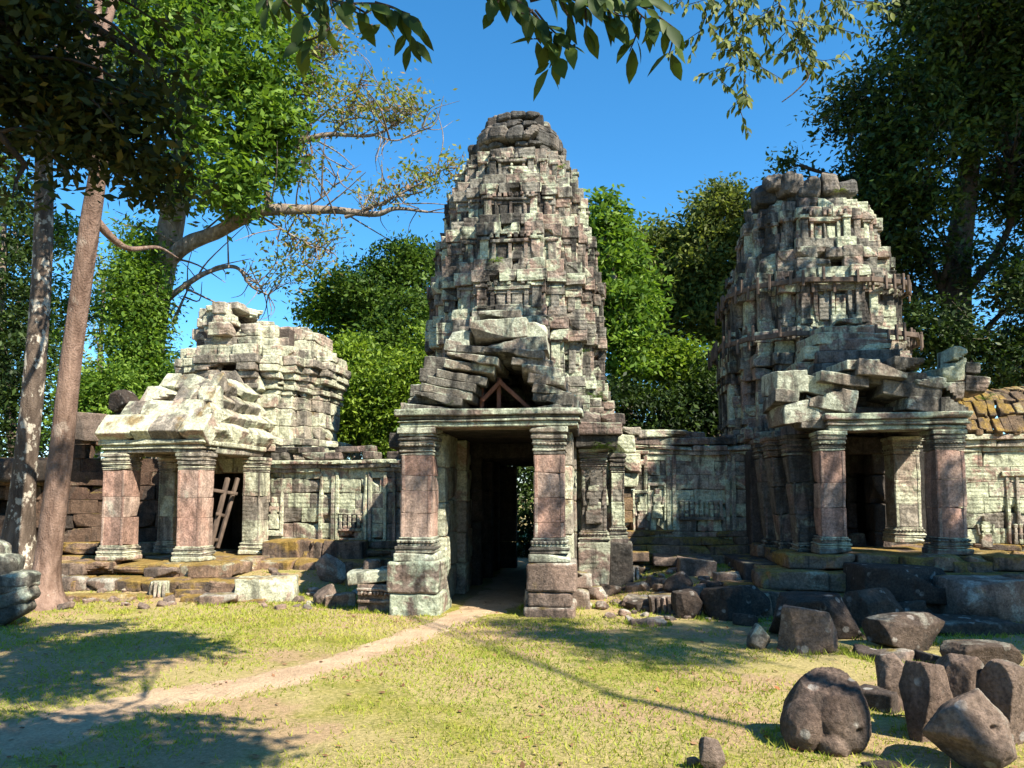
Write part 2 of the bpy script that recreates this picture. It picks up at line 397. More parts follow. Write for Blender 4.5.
pp = [(-2.4, 1.2)] + [tuple(gp(a, b)[:2]) for a, b in ((-70, 762), (28, 735), (100, 712), (164, 699), (230, 689), (287, 677), (340, 660), (372, 650), (412, 636), (446, 623), (474, 612))] + [(-0.28, 11.0), (0.0, 13.0), (0.3, 16.5), (0.5, 19)]
PATH = catmull(pp, 10)[:, :2]
PW = np.interp(np.arange(len(PATH)), [0, 15, 60, 105, 118, len(PATH)], [0.40, 0.36, 0.25, 0.24, 0.42, 0.5])
def path_dist(x, y):
    d = np.full(x.shape, 9.0)
    for (a, b), w in zip(PATH, PW): d = np.minimum(d, np.hypot(x - a, y - b) - w)
    return d
tg = np.gradient(PATH, axis=0); tg /= np.linalg.norm(tg, axis=1)[:, None]; nrm = np.stack([-tg[:, 1], tg[:, 0]], -1)
V = []; m = 15; TP_ = []
for i, p in enumerate(PATH):
    wl = PW[i] * 1.18 * (1 + 0.5 * (n2([p[0] * 2.3], [p[1] * 2.3], 1.3, 21)[0] - 0.5) * 2); wr = PW[i] * 1.18 * (1 + 0.5 * (n2([p[0] * 2.3 + 50], [p[1] * 2.3], 1.3, 22)[0] - 0.5) * 2)
    for k in range(m):
        u = k / (m - 1) * 2 - 1; q = p + nrm[i] * u * (wl if u < 0 else wr)
        V.append((q[0], q[1], tz(q[0], q[1]) + 0.006 - 0.012 * abs(u) ** 6)); TP_.append(abs(u))
I = np.arange(len(V)).reshape(-1, m)
o = build('path', V, [np.stack([I[:-1, :-1], I[1:, :-1], I[1:, 1:], I[:-1, 1:]], -1).reshape(-1, 4)[:, ::-1]], M['path'], None, TP_); o['kind'] = 'structure'

# ------------------------------------------------------------------ masonry helpers
def plan(W, a=0.38, b=0.60, c=0.76, d=0.88):
    q = [(W, -a * W), (W, a * W), (d * W, a * W), (d * W, b * W), (c * W, b * W), (c * W, c * W), (b * W, c * W), (b * W, d * W), (a * W, d * W)]
    out = []
    for k in range(4):
        cs, sn = [(1, 0), (0, 1), (-1, 0), (0, -1)][k]
        out += [(x * cs - y * sn, x * sn + y * cs) for x, y in q]
    return out
def rect(x0, x1, y0, y1): return [(x0, y0), (x1, y0), (x1, y1), (x0, y1)]
def ring(r, n=16, ph=0.0): return [(r * math.cos(ph + 2 * math.pi * i / n), r * math.sin(ph + 2 * math.pi * i / n)) for i in range(n)]

def course(B, poly, z0, z1, depth=0.34, bw=(0.34, 0.66), jit=0.012, miss=0.012, skip=None, tilt=0.012):
    n = len(poly)
    for i in range(n):
        a = np.array(poly[i]); b = np.array(poly[(i + 1) % n]); d = b - a; L = np.linalg.norm(d)
        if L < 1e-4: continue
        d /= L; nr = np.array((d[1], -d[0])); ang = math.atan2(d[1], d[0])
        k = max(1, int(round(L / random.uniform(*bw)))); cuts = [0] + sorted((j + random.uniform(-0.22, 0.22)) / k for j in range(1, k)) + [1]
        for j in range(k):
            if random.random() < miss: continue
            u0, u1 = cuts[j] * L, cuts[j + 1] * L; o = random.gauss(0, jit * (0.7 if random.random() < 0.85 else 2.6))
            dd = min(depth, max(0.2, depth))
            c = a + d * (u0 + u1) / 2 + nr * (o - dd / 2)
            if skip and skip(c[0], c[1], (z0 + z1) / 2): continue
            B.add((c[0], c[1], (z0 + z1) / 2 + random.gauss(0, 0.004)), ((u1 - u0) / 2 - 0.002, dd / 2, (z1 - z0) / 2 - 0.001),
                  rz=ang + random.gauss(0, tilt), rx=random.gauss(0, tilt), ry=random.gauss(0, tilt * 0.6))

def courses(B, pf, z0, z1, h=0.27, **k):
    n = max(1, int(round((z1 - z0) / h)))
    hs = np.array([random.uniform(0.8, 1.2) for _ in range(n)]); hs = hs / hs.sum() * (z1 - z0); z = z0
    for q in hs:
        course(B, pf, z, z + q, **k); z += q

def tier(B, W, z0, z1, inn=0.08, skip=None, jit=0.014, corn=0.07, miss=0.015):
    H = z1 - z0; P = lambda f: z0 + H * f
    course(B, plan(W + 0.01), z0, P(0.12), skip=skip, jit=jit, miss=miss)
    course(B, plan(W - inn * 0.4), P(0.12), P(0.20), skip=skip, jit=jit, miss=miss)
    courses(B, plan(W - inn), P(0.20), P(0.68), 0.24, skip=skip, jit=jit, miss=miss)
    course(B, plan(W - inn * 0.3), P(0.68), P(0.75), skip=skip, jit=jit, miss=miss)
    course(B, plan(W + corn * 0.6), P(0.75), P(0.84), skip=skip, jit=jit * 1.3, miss=miss * 2)
    course(B, plan(W + corn), P(0.84), P(0.94), skip=skip, jit=jit * 1.6, miss=miss * 3)
    course(B, plan(W - 0.02), P(0.94), z1, skip=skip, jit=jit, miss=miss)

def each_side(fn):
    """fn(add) drawn on the front (-y) face, repeated on the four faces"""
    for k in range(4):
        cs, sn = [(1, 0), (0, 1), (-1, 0), (0, -1)][k]; a = k * math.pi / 2
        fn(lambda B, c, h, rz=0, **kw: B.add((c[0] * cs - c[1] * sn, c[0] * sn + c[1] * cs, c[2]), h, rz=rz + a, **kw))

def false_doors(B, W, z0, z1, inn=0.08):
    H = z1 - z0; yf = -(W - inn) + 0.022
    def one(add):
        a = 0.38 * W
        for sx in (-1, 1):                                                    # door-flanking pilasters with caps
            add(B, (sx * a * 0.80, yf - 0.02, z0 + H * 0.42), (a * 0.13, 0.06, H * 0.26))
            add(B, (sx * a * 0.80, yf - 0.035, z0 + H * 0.665), (a * 0.17, 0.075, H * 0.03))
            add(B, (sx * a * 0.80, yf - 0.035, z0 + H * 0.21), (a * 0.17, 0.075, H * 0.03))
            add(B, (sx * a * 0.50, yf - 0.005, z0 + H * 0.40), (a * 0.06, 0.05, H * 0.20))
            add(B, (sx * a * 0.24, yf + 0.015, z0 + H * 0.38), (a * 0.15, 0.04, H * 0.15))
        add(B, (0, yf - 0.012, z0 + H * 0.38), (a * 0.05, 0.05, H * 0.19))
        add(B, (0, yf - 0.02, z0 + H * 0.62), (a * 0.62, 0.06, H * 0.035))
        n = 9                                                                 # small figures above the door
        for i in range(n):
            if random.random() < 0.2: continue
            add(B, ((i - (n - 1) / 2) * a * 1.75 / n, yf - 0.03, z0 + H * 0.735 + random.gauss(0, 0.004)), (a * 0.06, 0.05, H * 0.05))
        for sx in (-1, 1):                                                    # slim pilasters and niches on the redents
            x = sx * W * 0.49; y = -(0.88 * W - inn)
            add(B, (x, y - 0.005, z0 + H * 0.43), (W * 0.05, 0.05, H * 0.24)); add(B, (x, y - 0.02, z0 + H * 0.67), (W * 0.075, 0.06, H * 0.03))
            add(B, (x, y - 0.02, z0 + H * 0.20), (W * 0.075, 0.06, H * 0.03))
            x = sx * W * 0.67; y = -(0.76 * W - inn)
            add(B, (x, y - 0.005, z0 + H * 0.43), (W * 0.04, 0.045, H * 0.23)); add(B, (x, y - 0.015, z0 + H * 0.66), (W * 0.06, 0.055, H * 0.03))
    each_side(one)

def antefixes(B, W, z, h, p=0.7):
    pl = plan(W)
    for i, (x, y) in enumerate(pl):
        if i % 9 in (3, 4, 6) or random.random() > p: continue
        r = math.hypot(x, y); f = (r - 0.10) / r
        B.add((x * f, y * f, z + h * random.uniform(0.35, 0.5)), (random.uniform(0.06, 0.10), random.uniform(0.05, 0.08), h * random.uniform(0.30, 0.5)),
              rz=math.atan2(y, x) + random.gauss(0, 0.3), rx=random.gauss(0, 0.08), ry=random.gauss(0, 0.10))

CAP = [(0.05, 0.020), (0.035, 0.045), (0.05, 0.020), (0.04, 0.060), (0.05, 0.040), (0.06, 0.085), (0.035, 0.06), (0.09, 0.11)]
BASE = [(0.12, 0.10), (0.05, 0.075), (0.05, 0.095), (0.04, 0.05), (0.05, 0.065), (0.04, 0.025)]
def pillar(parent, x, y, z0, z1, w, d=None, mat='pink', capm='slab', basem='slab', scale=1.0, nsh=4, lean=0.0, beads=True):
    d = d or w; cap_o = 0.55; hc = sum(h for h, _ in CAP) * scale; hb = sum(h for h, _ in BASE) * scale
    B = Blocks(n=9, bev=0.005, amp=0.003, amp2=0.009, chip=0.10, seed=random.randint(0, 99))
    zs = np.linspace(z0 + hb, z1 - hc, nsh + 1); zs[1:-1] += np.array([random.uniform(-0.08, 0.08) for _ in range(nsh - 1)])
    lx = lambda z: x + lean * (z - z0)
    for i in range(nsh):
        zm = (zs[i] + zs[i + 1]) / 2
        B.box(lx(zm) - w / 2, lx(zm) + w / 2, y - d / 2, y + d / 2, zs[i], zs[i + 1] - 0.003, rz=random.gauss(0, 0.006), ry=lean)
        for sx in (-1, 1):                                                     # raised edge bands of the carved shaft
            B.box(lx(zm) + sx * w * 0.42 - w * 0.05, lx(zm) + sx * w * 0.42 + w * 0.05, y - d / 2 - 0.008, y - d / 2 + 0.03, zs[i] + 0.002, zs[i + 1] - 0.004)
    s = B.build('pillar', M[mat], parent)
    for nm, prof, zz, sg in (('capital', CAP, z1 - hc, 1), ('pillar_base', BASE, z0, 1)):
        B = Blocks(n=7, bev=0.014, amp=0.004, amp2=0.006, chip=0.3, seed=random.randint(0, 99)); z = zz
        for i, (h, o) in enumerate(prof):
            h *= scale; o *= 0.5 if nm == 'capital' else 0.75; xm = lx(z)
            B.box(xm - w / 2 - o * scale, xm + w / 2 + o * scale, y - d / 2 - o * scale, y + d / 2 + o * scale, z, z + h, rz=random.gauss(0, 0.008))
            if beads and ((nm == 'capital' and i == 3) or (nm == 'pillar_base' and i == 4)):
                nb = 9
                for k in range(nb):
                    B.box(xm - w / 2 - o * scale + (w + 2 * o * scale) * (k + 0.2) / nb, xm - w / 2 - o * scale + (w + 2 * o * scale) * (k + 0.8) / nb, y - d / 2 - o * scale - 0.014, y - d / 2, z + 0.004, z + h - 0.004)
            z += h
        B.build(nm, M[capm if nm == 'capital' else basem], s)
    return s

def moulded_beam(parent, name, x0, x1, y0, y1, z0, z1, mat, prof=((0.0, 0.30, -0.03), (0.30, 0.45, 0.0), (0.45, 0.62, -0.02), (0.62, 1.0, 0.035)), cut=None, seed=1):
    B = Blocks(n=9, bev=0.016, amp=0.006, amp2=0.009, chip=0.25, seed=seed); H = z1 - z0
    for a, b, o in prof:
        B.box(x0 - o, x1 + o, y0 - o, y1 + o * 0.2, z0 + H * a, z0 + H * b - 0.001, ry=random.gauss(0, 0.002))
    return B.build(name, M[mat], parent)

def figure(B, x, y, z, h):
    """lump-built standing relief figure inside a niche"""
    w = h * 0.16
    for (dz, rx_, rz_) in ((0.90, 0.50, 0.085), (0.74, 0.75, 0.06), (0.62, 1.0, 0.09), (0.47, 0.65, 0.09), (0.30, 0.95, 0.13), (0.12, 1.1, 0.12)):
        B.add((x, y, z + h * dz), (w * rx_, 0.045, h * rz_ * 1.15))
    for sx in (-1, 1): B.add((x + sx * w * 1.35, y + 0.01, z + h * 0.55), (w * 0.22, 0.03, h * 0.18), ry=sx * 0.15)

def world_pt(E, p):
    return E.matrix_world @ Vector(p)

def zl(py, Y, px=512): return at(px, py, Y).z

def bud(parent, prof, cuts, mat, seed, O, zY=14.35, skip=None, jit=0.014, miss=0.012, h=0.22, names='upper_tier', doors=True):
    """tower shaft: flush courses that follow a swelling outline, with faint ledges at the tier lines (photo rows)"""
    ys = [p[0] for p in prof]; zs = [zl(y, zY) for y in ys]; ws = [p[1] for p in prof]
    Wz = lambda z: float(np.interp(z, zs, ws)); zc = [zl(y, zY) for y in cuts]
    PL = lambda w: plan(w, 0.40, 0.60, 0.79, 0.90)
    for i in range(len(zc) - 1):
        a, b = zc[i], zc[i + 1]; n = max(4, int(round((b - a) / h))); B = Blocks(seed=seed + i, bev=0.010, amp=0.009, amp2=0.016, chip=0.85)
        for k in range(n):
            z0, z1 = a + (b - a) * k / n, a + (b - a) * (k + 1) / n; f = (k + 0.5) / n
            o = 0.04 if f < 0.16 else (-0.055 if f < 0.62 else (0.0 if f < 0.74 else (0.08 if f < 0.92 else 0.0)))
            course(B, PL(Wz((z0 + z1) / 2) + o), z0, z1, jit=jit, miss=miss, skip=skip, bw=(0.3, 0.62))
        antefixes(B, Wz(b) - 0.02, b - 0.02, 0.16, 0.4)
        tt = B.build(names, M[mat], parent)
        if doors:
            B = Blocks(seed=seed + 10 + i, bev=0.010, amp=0.006, amp2=0.010, chip=0.5); false_doors(B, Wz((a + b) / 2), a, b, inn=0.02); B.build('false_door', M[mat], tt)
    Bh = Blocks(seed=9, n=5, amp=0, amp2=0, chip=0)
    for i in range(len(zc) - 1):
        for k in range(3):
            a = zc[i] + (zc[i + 1] - zc[i]) * k / 3; b = zc[i] + (zc[i + 1] - zc[i]) * (k + 1) / 3; heart(Bh, min(Wz(a), Wz(b)) - 0.06, a, b + 0.02)
    Bh.build('core', M['inner'], parent)
def heart(B, W, z0, z1, f=0.30):
    for (a, b) in ((0.38, 1.0), (0.60, 0.88), (0.76, 0.76)):
        B.box(-b * W + f, b * W - f, -a * W + f * 0.8, a * W - f * 0.8, z0, z1); B.box(-a * W + f * 0.8, a * W - f * 0.8, -b * W + f, b * W - f, z0, z1)

# ================================================================== CENTRAL GATE TOWER
TH = R(6.0)
gate = tag(empty('gate_tower', (0.12, 14.7, 0.0), -TH), 'tallest grey stone tower in the middle, open tall doorway with dirt path leading in', 'tower')
Yf = 13.1
zb = {k: zl(k, y) for k, y in ((112, 14.3), (128, 14.2), (158, 14.0), (165, 13.8), (207, 13.5), (244, 13.35), (293, 13.2), (340, 13.1), (430, Yf))}
DW = 0.66                                                                    # half width of the passage
def door_skip(x, y, z): return abs(x) < DW + 0.12 and z < 2.55
body_top = zb[430]
B = Blocks(seed=3, bev=0.014, amp=0.008, amp2=0.020, chip=0.75)
courses(B, plan(2.16), 0.15, 0.45, 0.3, skip=door_skip, bw=(0.4, 0.8)); courses(B, plan(2.08), 0.45, 0.85, 0.2, skip=door_skip); courses(B, plan(1.93), 0.85, body_top - 0.45, 0.29, skip=door_skip)
course(B, plan(1.98), body_top - 0.45, body_top - 0.33, skip=door_skip); course(B, plan(2.06), body_top - 0.33, body_top - 0.17, skip=door_skip); course(B, plan(2.14), body_top - 0.17, body_top, miss=0.05, skip=door_skip)
B.build('wall', M['tower'], gate)
za = zb[430]; z3 = zb[340]; z2 = zb[293]
B = Blocks(seed=4, bev=0.012, amp=0.009, amp2=0.018, chip=0.85)
courses(B, plan(1.98), za, za + 0.30, 0.15, miss=0.05); courses(B, plan(1.86), za + 0.30, za + 0.62, 0.16, miss=0.06, jit=0.03); courses(B, plan(1.76), za + 0.62, za + 0.95, 0.17, miss=0.04, jit=0.03)
B.build('lower_tier', M['tower'], gate)
zb[165] = zl(165, 14.35)
bud(gate, ((430, 1.68), (345, 1.66), (300, 1.64), (270, 1.56), (240, 1.43), (215, 1.35), (200, 1.29), (185, 1.18), (175, 1.06), (163, 0.90)), (395, 333, 290, 244, 205, 164), 'tower', 20, None)
B = Blocks(n=7, seed=41, bev=0.06, amp=0.012, amp2=0.022, chip=0.9)
z = zb[165]
for r, h in ((0.90, 0.07), (0.85, 0.10)): course(B, ring(r, 16), z, z + h, depth=0.5); z += h
zc = zb[158] + 0.05
for r, h, nn in ((0.88, 0.10, 19), (0.96, 0.28, 17), (0.84, 0.12, 17), (0.66, 0.13, 13), (0.70, 0.16, 14)):
    course(B, ring(r, nn, 0.1), z, z + h, depth=0.6, bw=(2, 3), jit=0.03, tilt=0.03, miss=0.03); z += h
for i in range(6): B.add((0.3 * math.cos(i * 1.05), 0.3 * math.sin(i * 1.05), z - 0.03), (0.2, 0.2, 0.09), rz=i)
CROWN_TOP = z
B.build('lotus_crown', M['crown'], gate)
B = Blocks(seed=9, n=5, amp=0, amp2=0, chip=0)                                 # the solid heart behind the facing
for sx in (-1, 1): B.box(sx * (DW + 0.1), sx * 1.60, -1.72, 1.72, 0, body_top)
heart(B, 1.9, 2.65, body_top + 0.05); heart(B, 1.64, body_top, zl(393, 14.35))
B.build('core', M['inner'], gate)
B = Blocks(seed=9, n=5, amp=0, amp2=0, chip=0); B.box(-0.55, 0.55, -0.55, 0.55, zb[165], CROWN_TOP - 0.05); B.build('crown_core', M['inner'], gate)

# porch: pillars, lintel, inner jambs, passage
zp = zl(562, 10.0); zt = zl(427, 10.0); pxl = -0.93; pxr = 0.87; py0 = -4.5
pillar(gate, pxl, py0, zp, zt, 0.43, scale=0.92, nsh=4); pillar(gate, pxr, py0, zp, zt, 0.41, scale=0.92, nsh=4)
B = Blocks(n=9, seed=51, bev=0.03, amp=0.010, amp2=0.014, chip=0.4)
B.box(pxl - 0.36, pxl + 0.34, py0 - 0.36, py0 + 0.5, 0.30, zp - 0.002); B.box(pxl - 0.33, pxl + 0.36, py0 - 0.34, py0 + 0.6, -0.05, 0.30)
B.build('pedestal', M['green'], gate)
B = Blocks(n=9, seed=52, bev=0.03, amp=0.010, amp2=0.014, chip=0.4)
B.box(pxr - 0.30, pxr + 0.36, py0 - 0.30, py0 + 0.5, 0.34, zp - 0.002); B.box(pxr - 0.28, pxr + 0.30, py0 - 0.28, py0 + 0.5, 0.14, 0.34); B.box(pxr - 0.34, pxr + 0.34, py0 - 0.32, py0 + 0.6, -0.05, 0.14)
B.build('pedestal', M['rubble'], gate)
moulded_beam(gate, 'lintel', pxl - 0.26, pxr + 0.42, py0 - 0.28, py0 + 0.26, zt, zt + 0.25, 'green', seed=3)
# engaged jambs behind the pillars, receding into the passage
for sx in (-1, 1):
    B = Blocks(n=7, seed=53, bev=0.02, amp=0.006, amp2=0.012, chip=0.3)
    for (xa, xb, ya, yb, zt_) in ((0.66, 1.02, -4.05, -3.70, 2.5), (0.74, 1.16, -3.70, -2.6, 2.55), (0.60, 1.2, -2.6, -2.25, 2.5), (0.68, 1.3, -2.25, -1.5, 2.55)):
        for k in range(5):
            za_, zb_ = zt_ * k / 5, zt_ * (k + 1) / 5
            B.box(sx * xa + random.gauss(0, 0.006), sx * xb, ya, yb, za_, zb_ - 0.003)
    B.build('jamb', M['pale'], gate)
B = Blocks(n=7, seed=54, bev=0.02, amp=0.006, amp2=0.012, chip=0.3)
for (yy, hw) in ((-1.3, 0.52), (-0.2, 0.48), (1.2, 0.52), (2.0, 0.52)):
    for sx in (1, -1):
        hw = 0.22 if (yy == 2.0 and sx < 0) else hw
        for k in range(4): B.box(sx * hw, sx * (DW + 0.3), yy - 0.14, yy + 0.14, 2.25 * k / 4, 2.25 * (k + 1) / 4 - 0.003)
    B.box(-DW - 0.2, DW + 0.2, yy - 0.18, yy + 0.18, 2.25, 2.52)
for sx in (-1, 1):
    for k in range(5): B.box(sx * (DW + 0.04), sx * (DW + 0.4), -1.7, 1.9, 0.5 * k, 0.5 * k + 0.495)
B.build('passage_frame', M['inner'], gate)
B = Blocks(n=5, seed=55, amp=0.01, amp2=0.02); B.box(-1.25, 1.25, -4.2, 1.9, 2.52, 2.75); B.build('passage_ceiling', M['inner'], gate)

# broken gable: tilted slabs stepping in from both sides, over a dark gap with timber braces
zg = zt + 0.25
B = Blocks(n=9, seed=61, bev=0.012, amp=0.010, amp2=0.010, chip=1.2)
def loc_px(px, py, yl):
    """pixel on the plane y = yl of the gate's local frame -> local x, z"""
    Yw = 14.7 + yl; Xl = 0
    for _ in range(3):
        p = at(px, py, Yw); Xl = (p.x - 0.12) * math.cos(TH) - (p.y - 14.7) * math.sin(TH); Yw = 14.7 - Xl * math.sin(TH) + yl * math.cos(TH)
    p = at(px, py, Yw); Xl = (p.x - 0.12) * math.cos(TH) - (p.y - 14.7) * math.sin(TH)
    return Xl, p.z
def slab(B, x0, y0, x1, y1, yl, tilt=0.0, dep=0.55, tint=None, ry=None, yaw=None):
    ax, az = loc_px(x0, y1, yl); bx, bz = loc_px(x1, y0, yl); h = abs(bz - az) / 2
    B.add(((ax + bx) / 2, yl + dep, (az + bz) / 2), (abs(bx - ax) / 2, dep, h), ry=tilt, rz=random.gauss(0, 0.05) if yaw is None else yaw, rx=random.gauss(0, 0.03), tint=tint)
yg = -4.55
for (x0, y0, x1, y1, tl) in ((404, 403, 450, 412, 0.12), (412, 395, 462, 404, 0.17), (420, 387, 473, 396, 0.20), (427, 379, 477, 388, 0.20), (433, 371, 484, 380, 0.19), (442, 363, 492, 372, 0.17), (448, 355, 499, 364, 0.15), (456, 347, 505, 356, 0.12)):
    slab(B, x0, y0, x1, y1, yg + random.uniform(0, 0.12), tl, 0.5)
for (x0, y0, x1, y1, tl) in ((398, 404, 430, 413, 0.02), (406, 393, 436, 405, 0.06), (412, 383, 440, 396, 0.04), (420, 370, 446, 384, 0.05), (424, 358, 450, 372, 0.04)): slab(B, x0, y0, x1, y1, yg + random.uniform(0.25, 0.4), tl, 0.6)
for (x0, y0, x1, y1, tl) in ((532, 402, 574, 412, 0.05), (533, 393, 573, 402, 0.12), (534, 384, 570, 394, 0.15), (529, 375, 566, 385, 0.14), (520, 366, 560, 376, 0.13), (510, 358, 552, 367, 0.10), (505, 350, 546, 359, 0.08), (546, 396, 578, 408, -0.03)):
    slab(B, x0, y0, x1, y1, yg + random.uniform(0, 0.12), tl, 0.5)
B.build('gable', M['slab'], gate)
B = Blocks(n=9, seed=62, bev=0.012, amp=0.010, amp2=0.010, chip=1.2)
slab(B, 460, 338, 547, 355, yg + 0.35, -0.08, 0.4); slab(B, 470, 317, 527, 338, yg + 0.5, -0.06, 0.35, tint=0.9); slab(B, 505, 352, 540, 364, yg + 0.4, 0.02, 0.4)
slab(B, 526, 322, 546, 340, yg + 0.6, 0.02, 0.35); slab(B, 448, 330, 470, 346, yg + 0.6, 0.1, 0.3); slab(B, 444, 341, 460, 353, yg + 0.3, 0.2, 0.2, tint=1.0); slab(B, 478, 309, 520, 318, yg + 0.75, -0.03, 0.35)
B.build('pediment', M['slab'], gate)
B = Blocks(n=5, seed=63, bev=0.03, amp=0.01, amp2=0.03, chip=0.6)               # porch roof running back to the tower
for k in range(7):
    z = zg - 0.02 + 0.2 * k; w = 1.15 - 0.09 * k
    for sx in (-1, 1):
        for j in range(5):
            B.box(sx * (w - 0.42), sx * w + random.gauss(0, 0.03), -3.65 + 0.45 * j, -3.65 + 0.45 * (j + 1) - 0.01, z, z + 0.2, ry=sx * 0.05)
B.box(-0.5, 0.5, -3.0, -1.7, zg + 1.1, zg + 1.55)
B.build('porch_roof', M['dim'], gate)
# carved pilasters beside the porch, right and left of it
for (x, y, w, z0, z1, mt) in ((1.47, -2.35, 0.40, 0.75, 2.35, 'dim'), (-1.50, -2.35, 0.40, 0.55, 2.35, 'dim'), (1.87, -1.95, 0.22, 0.8, 2.3, 'tower')):
    pillar(gate, x, y, z0, z1, w, mat=mt, capm='dim', basem='dim', scale=0.8, nsh=4)
for k_, lst in enumerate((((1.20, 1.72, -2.62, -1.8, -0.1, 0.75), (1.72, 2.1, -2.3, -1.6, -0.1, 0.82)), ((-1.75, -1.25, -2.62, -1.8, -0.1, 0.55),),
            ((1.18, 1.85, -2.75, -1.75, 2.36, 2.56), (1.16, 1.92, -2.82, -1.75, 2.56, 2.76), (1.15, 1.6, -2.45, -1.7, 2.76, 3.0), (1.6, 2.0, -2.2, -1.6, 2.76, 2.95)), ((-1.85, -1.2, -2.75, -1.75, 2.36, 2.6),))):
    B = Blocks(n=7, seed=64 + k_, bev=0.02, amp=0.012, amp2=0.02, chip=0.5)
    for a_ in lst: B.box(*a_)
    B.build('bay_plinth' if k_ < 2 else 'bay_cornice', M['dim'], gate)
B = Blocks(n=5, seed=68, bev=0.012, amp=0.003, amp2=0.005, chip=0.3); figure(B, 1.47, -2.56, 1.15, 0.75); B.build('carved_figure', M['dim'], gate)

# ================================================================== LEFT, FLAT-TOPPED TOWER
TL = R(8.0); LO = (-5.55, 16.6)
lt = tag(empty('gate_tower', (*LO, 0.0), -TL), 'squat pale ruined tower with flat broken top and low two-pillar porch', 'tower')
Yl = 15.1; q = {k: zl(k, Yl, 265) for k in (300, 322, 345, 372, 395, 440, 545)}
q['top'] = q[300]
B = Blocks(seed=71, bev=0.014, amp=0.008, amp2=0.02, chip=0.7)
lskip = lambda x, y, z: abs(x) < 0.72 and y < 0 and z < 2.1
courses(B, plan(1.85), 0.1, 0.6, 0.25, skip=lskip); courses(B, plan(1.76), 0.6, 0.85, 0.13, skip=lskip); courses(B, plan(1.62), 0.85, q[440] - 0.38, 0.3, skip=lskip)
course(B, plan(1.68), q[440] - 0.38, q[440] - 0.24); course(B, plan(1.78), q[440] - 0.24, q[440] - 0.1, miss=0.04); course(B, plan(1.84), q[440] - 0.1, q[440] + 0.04, miss=0.05)
B.build('wall', M['pale'], lt)
B = Blocks(seed=72, bev=0.018, amp=0.010, amp2=0.028, chip=0.8)
zz = q[440] + 0.04; courses(B, plan(1.55), zz, q[395], 0.3, bw=(0.4, 0.9))
z = q[395]
for f, w in ((0.10, 1.56), (0.10, 1.63), (0.12, 1.60), (0.14, 1.68), (0.14, 1.75), (0.18, 1.78), (0.22, 1.66)):
    h = (q[345] - q[395]) * f; course(B, plan(w), z, z + h, jit=0.03, miss=0.04, tilt=0.025); z += h
B.build('cornice', M['pale'], lt)
B = Blocks(seed=73, bev=0.02, amp=0.012, amp2=0.03, chip=0.9)
tsk = lambda x, y, z: (z > q[322] and x > 0.05 + 0.35 * math.sin(7 * y)) or (z > q[345] + 0.15 and x > 1.15 and y > 0.3)
courses(B, plan(1.36), z, q[322], 0.30, bw=(0.4, 0.95), jit=0.05, miss=0.05, tilt=0.03, skip=tsk); courses(B, plan(1.36), q[322], q[300], 0.25, jit=0.05, miss=0.06, tilt=0.03, skip=tsk)
for i in range(14):
    a = random.uniform(0, 6.28); r = random.uniform(0.3, 1.1); zz = (q[300] if r * math.cos(a) < 0 else q[322]) - 0.03
    B.add((r * math.cos(a), r * math.sin(a), zz), (random.uniform(0.15, 0.3), random.uniform(0.15, 0.3), random.uniform(0.06, 0.13)), rz=a, rx=random.gauss(0, 0.1), ry=random.gauss(0, 0.1))
B.build('ruined_tier', M['pale'], lt)
B = Blocks(seed=74, amp=0, amp2=0, chip=0)
for sx in (-1, 1): B.box(sx * 0.8, sx * 1.30, -1.4, 1.4, 0, 2.3)
B.box(-0.9, 0.9, 0.2, 1.4, 0, 2.3); heart(B, 1.6, 2.2, q[345]); B.box(-1.05, 1.05, -1.05, 1.05, q[345] - 0.1, q[322] - 0.06); B.box(-0.95, -0.35, -0.95, 0.8, q[322] - 0.1, q[300] - 0.12)
B.build('core', M['inner'], lt)
yl0 = -3.75
zpl = zl(561, 12.75, 150); ztl = zl(453, 12.75, 150)
pillar(lt, -0.73, yl0, zpl, ztl, 0.42, mat='pink', capm='pale', basem='pale', scale=0.72, nsh=3, beads=False); pillar(lt, 0.66, yl0, zpl, ztl, 0.42, mat='pink', capm='pale', basem='pale', scale=0.72, nsh=3, beads=False)
pillar(lt, -0.80, -2.15, zpl, ztl, 0.34, mat='pale', capm='pale', basem='pale', scale=0.7, nsh=3, beads=False); pillar(lt, 0.92, -2.10, zpl, ztl, 0.36, mat='pale', capm='pale', basem='pale', scale=0.7, nsh=3, beads=False)
moulded_beam(lt, 'lintel', -0.98, 0.90, yl0 - 0.24, yl0 + 0.22, ztl, ztl + 0.22, 'pale', seed=5)
B = Blocks(n=9, seed=75, bev=0.02, amp=0.006, amp2=0.012, chip=0.3)
B.box(0.50, 0.92, yl0 + 0.22, -1.8, ztl + 0.01, ztl + 0.13); B.box(0.46, 0.97, yl0 + 0.22, -1.8, ztl + 0.13, ztl + 0.22); B.build('side_lintel', M['pale'], lt); B = Blocks(n=9, seed=79, bev=0.02, amp=0.006, amp2=0.012, chip=0.3); B.box(-0.98, -0.56, yl0 + 0.22, -1.8, ztl + 0.01, ztl + 0.22)
B.build('side_lintel', M['pale'], lt)
B = Blocks(n=9, seed=76, bev=0.02, amp=0.010, amp2=0.016, chip=1.0)            # stepped porch roof, leaning back to the tower
z = ztl + 0.22; ang = math.radians(47)
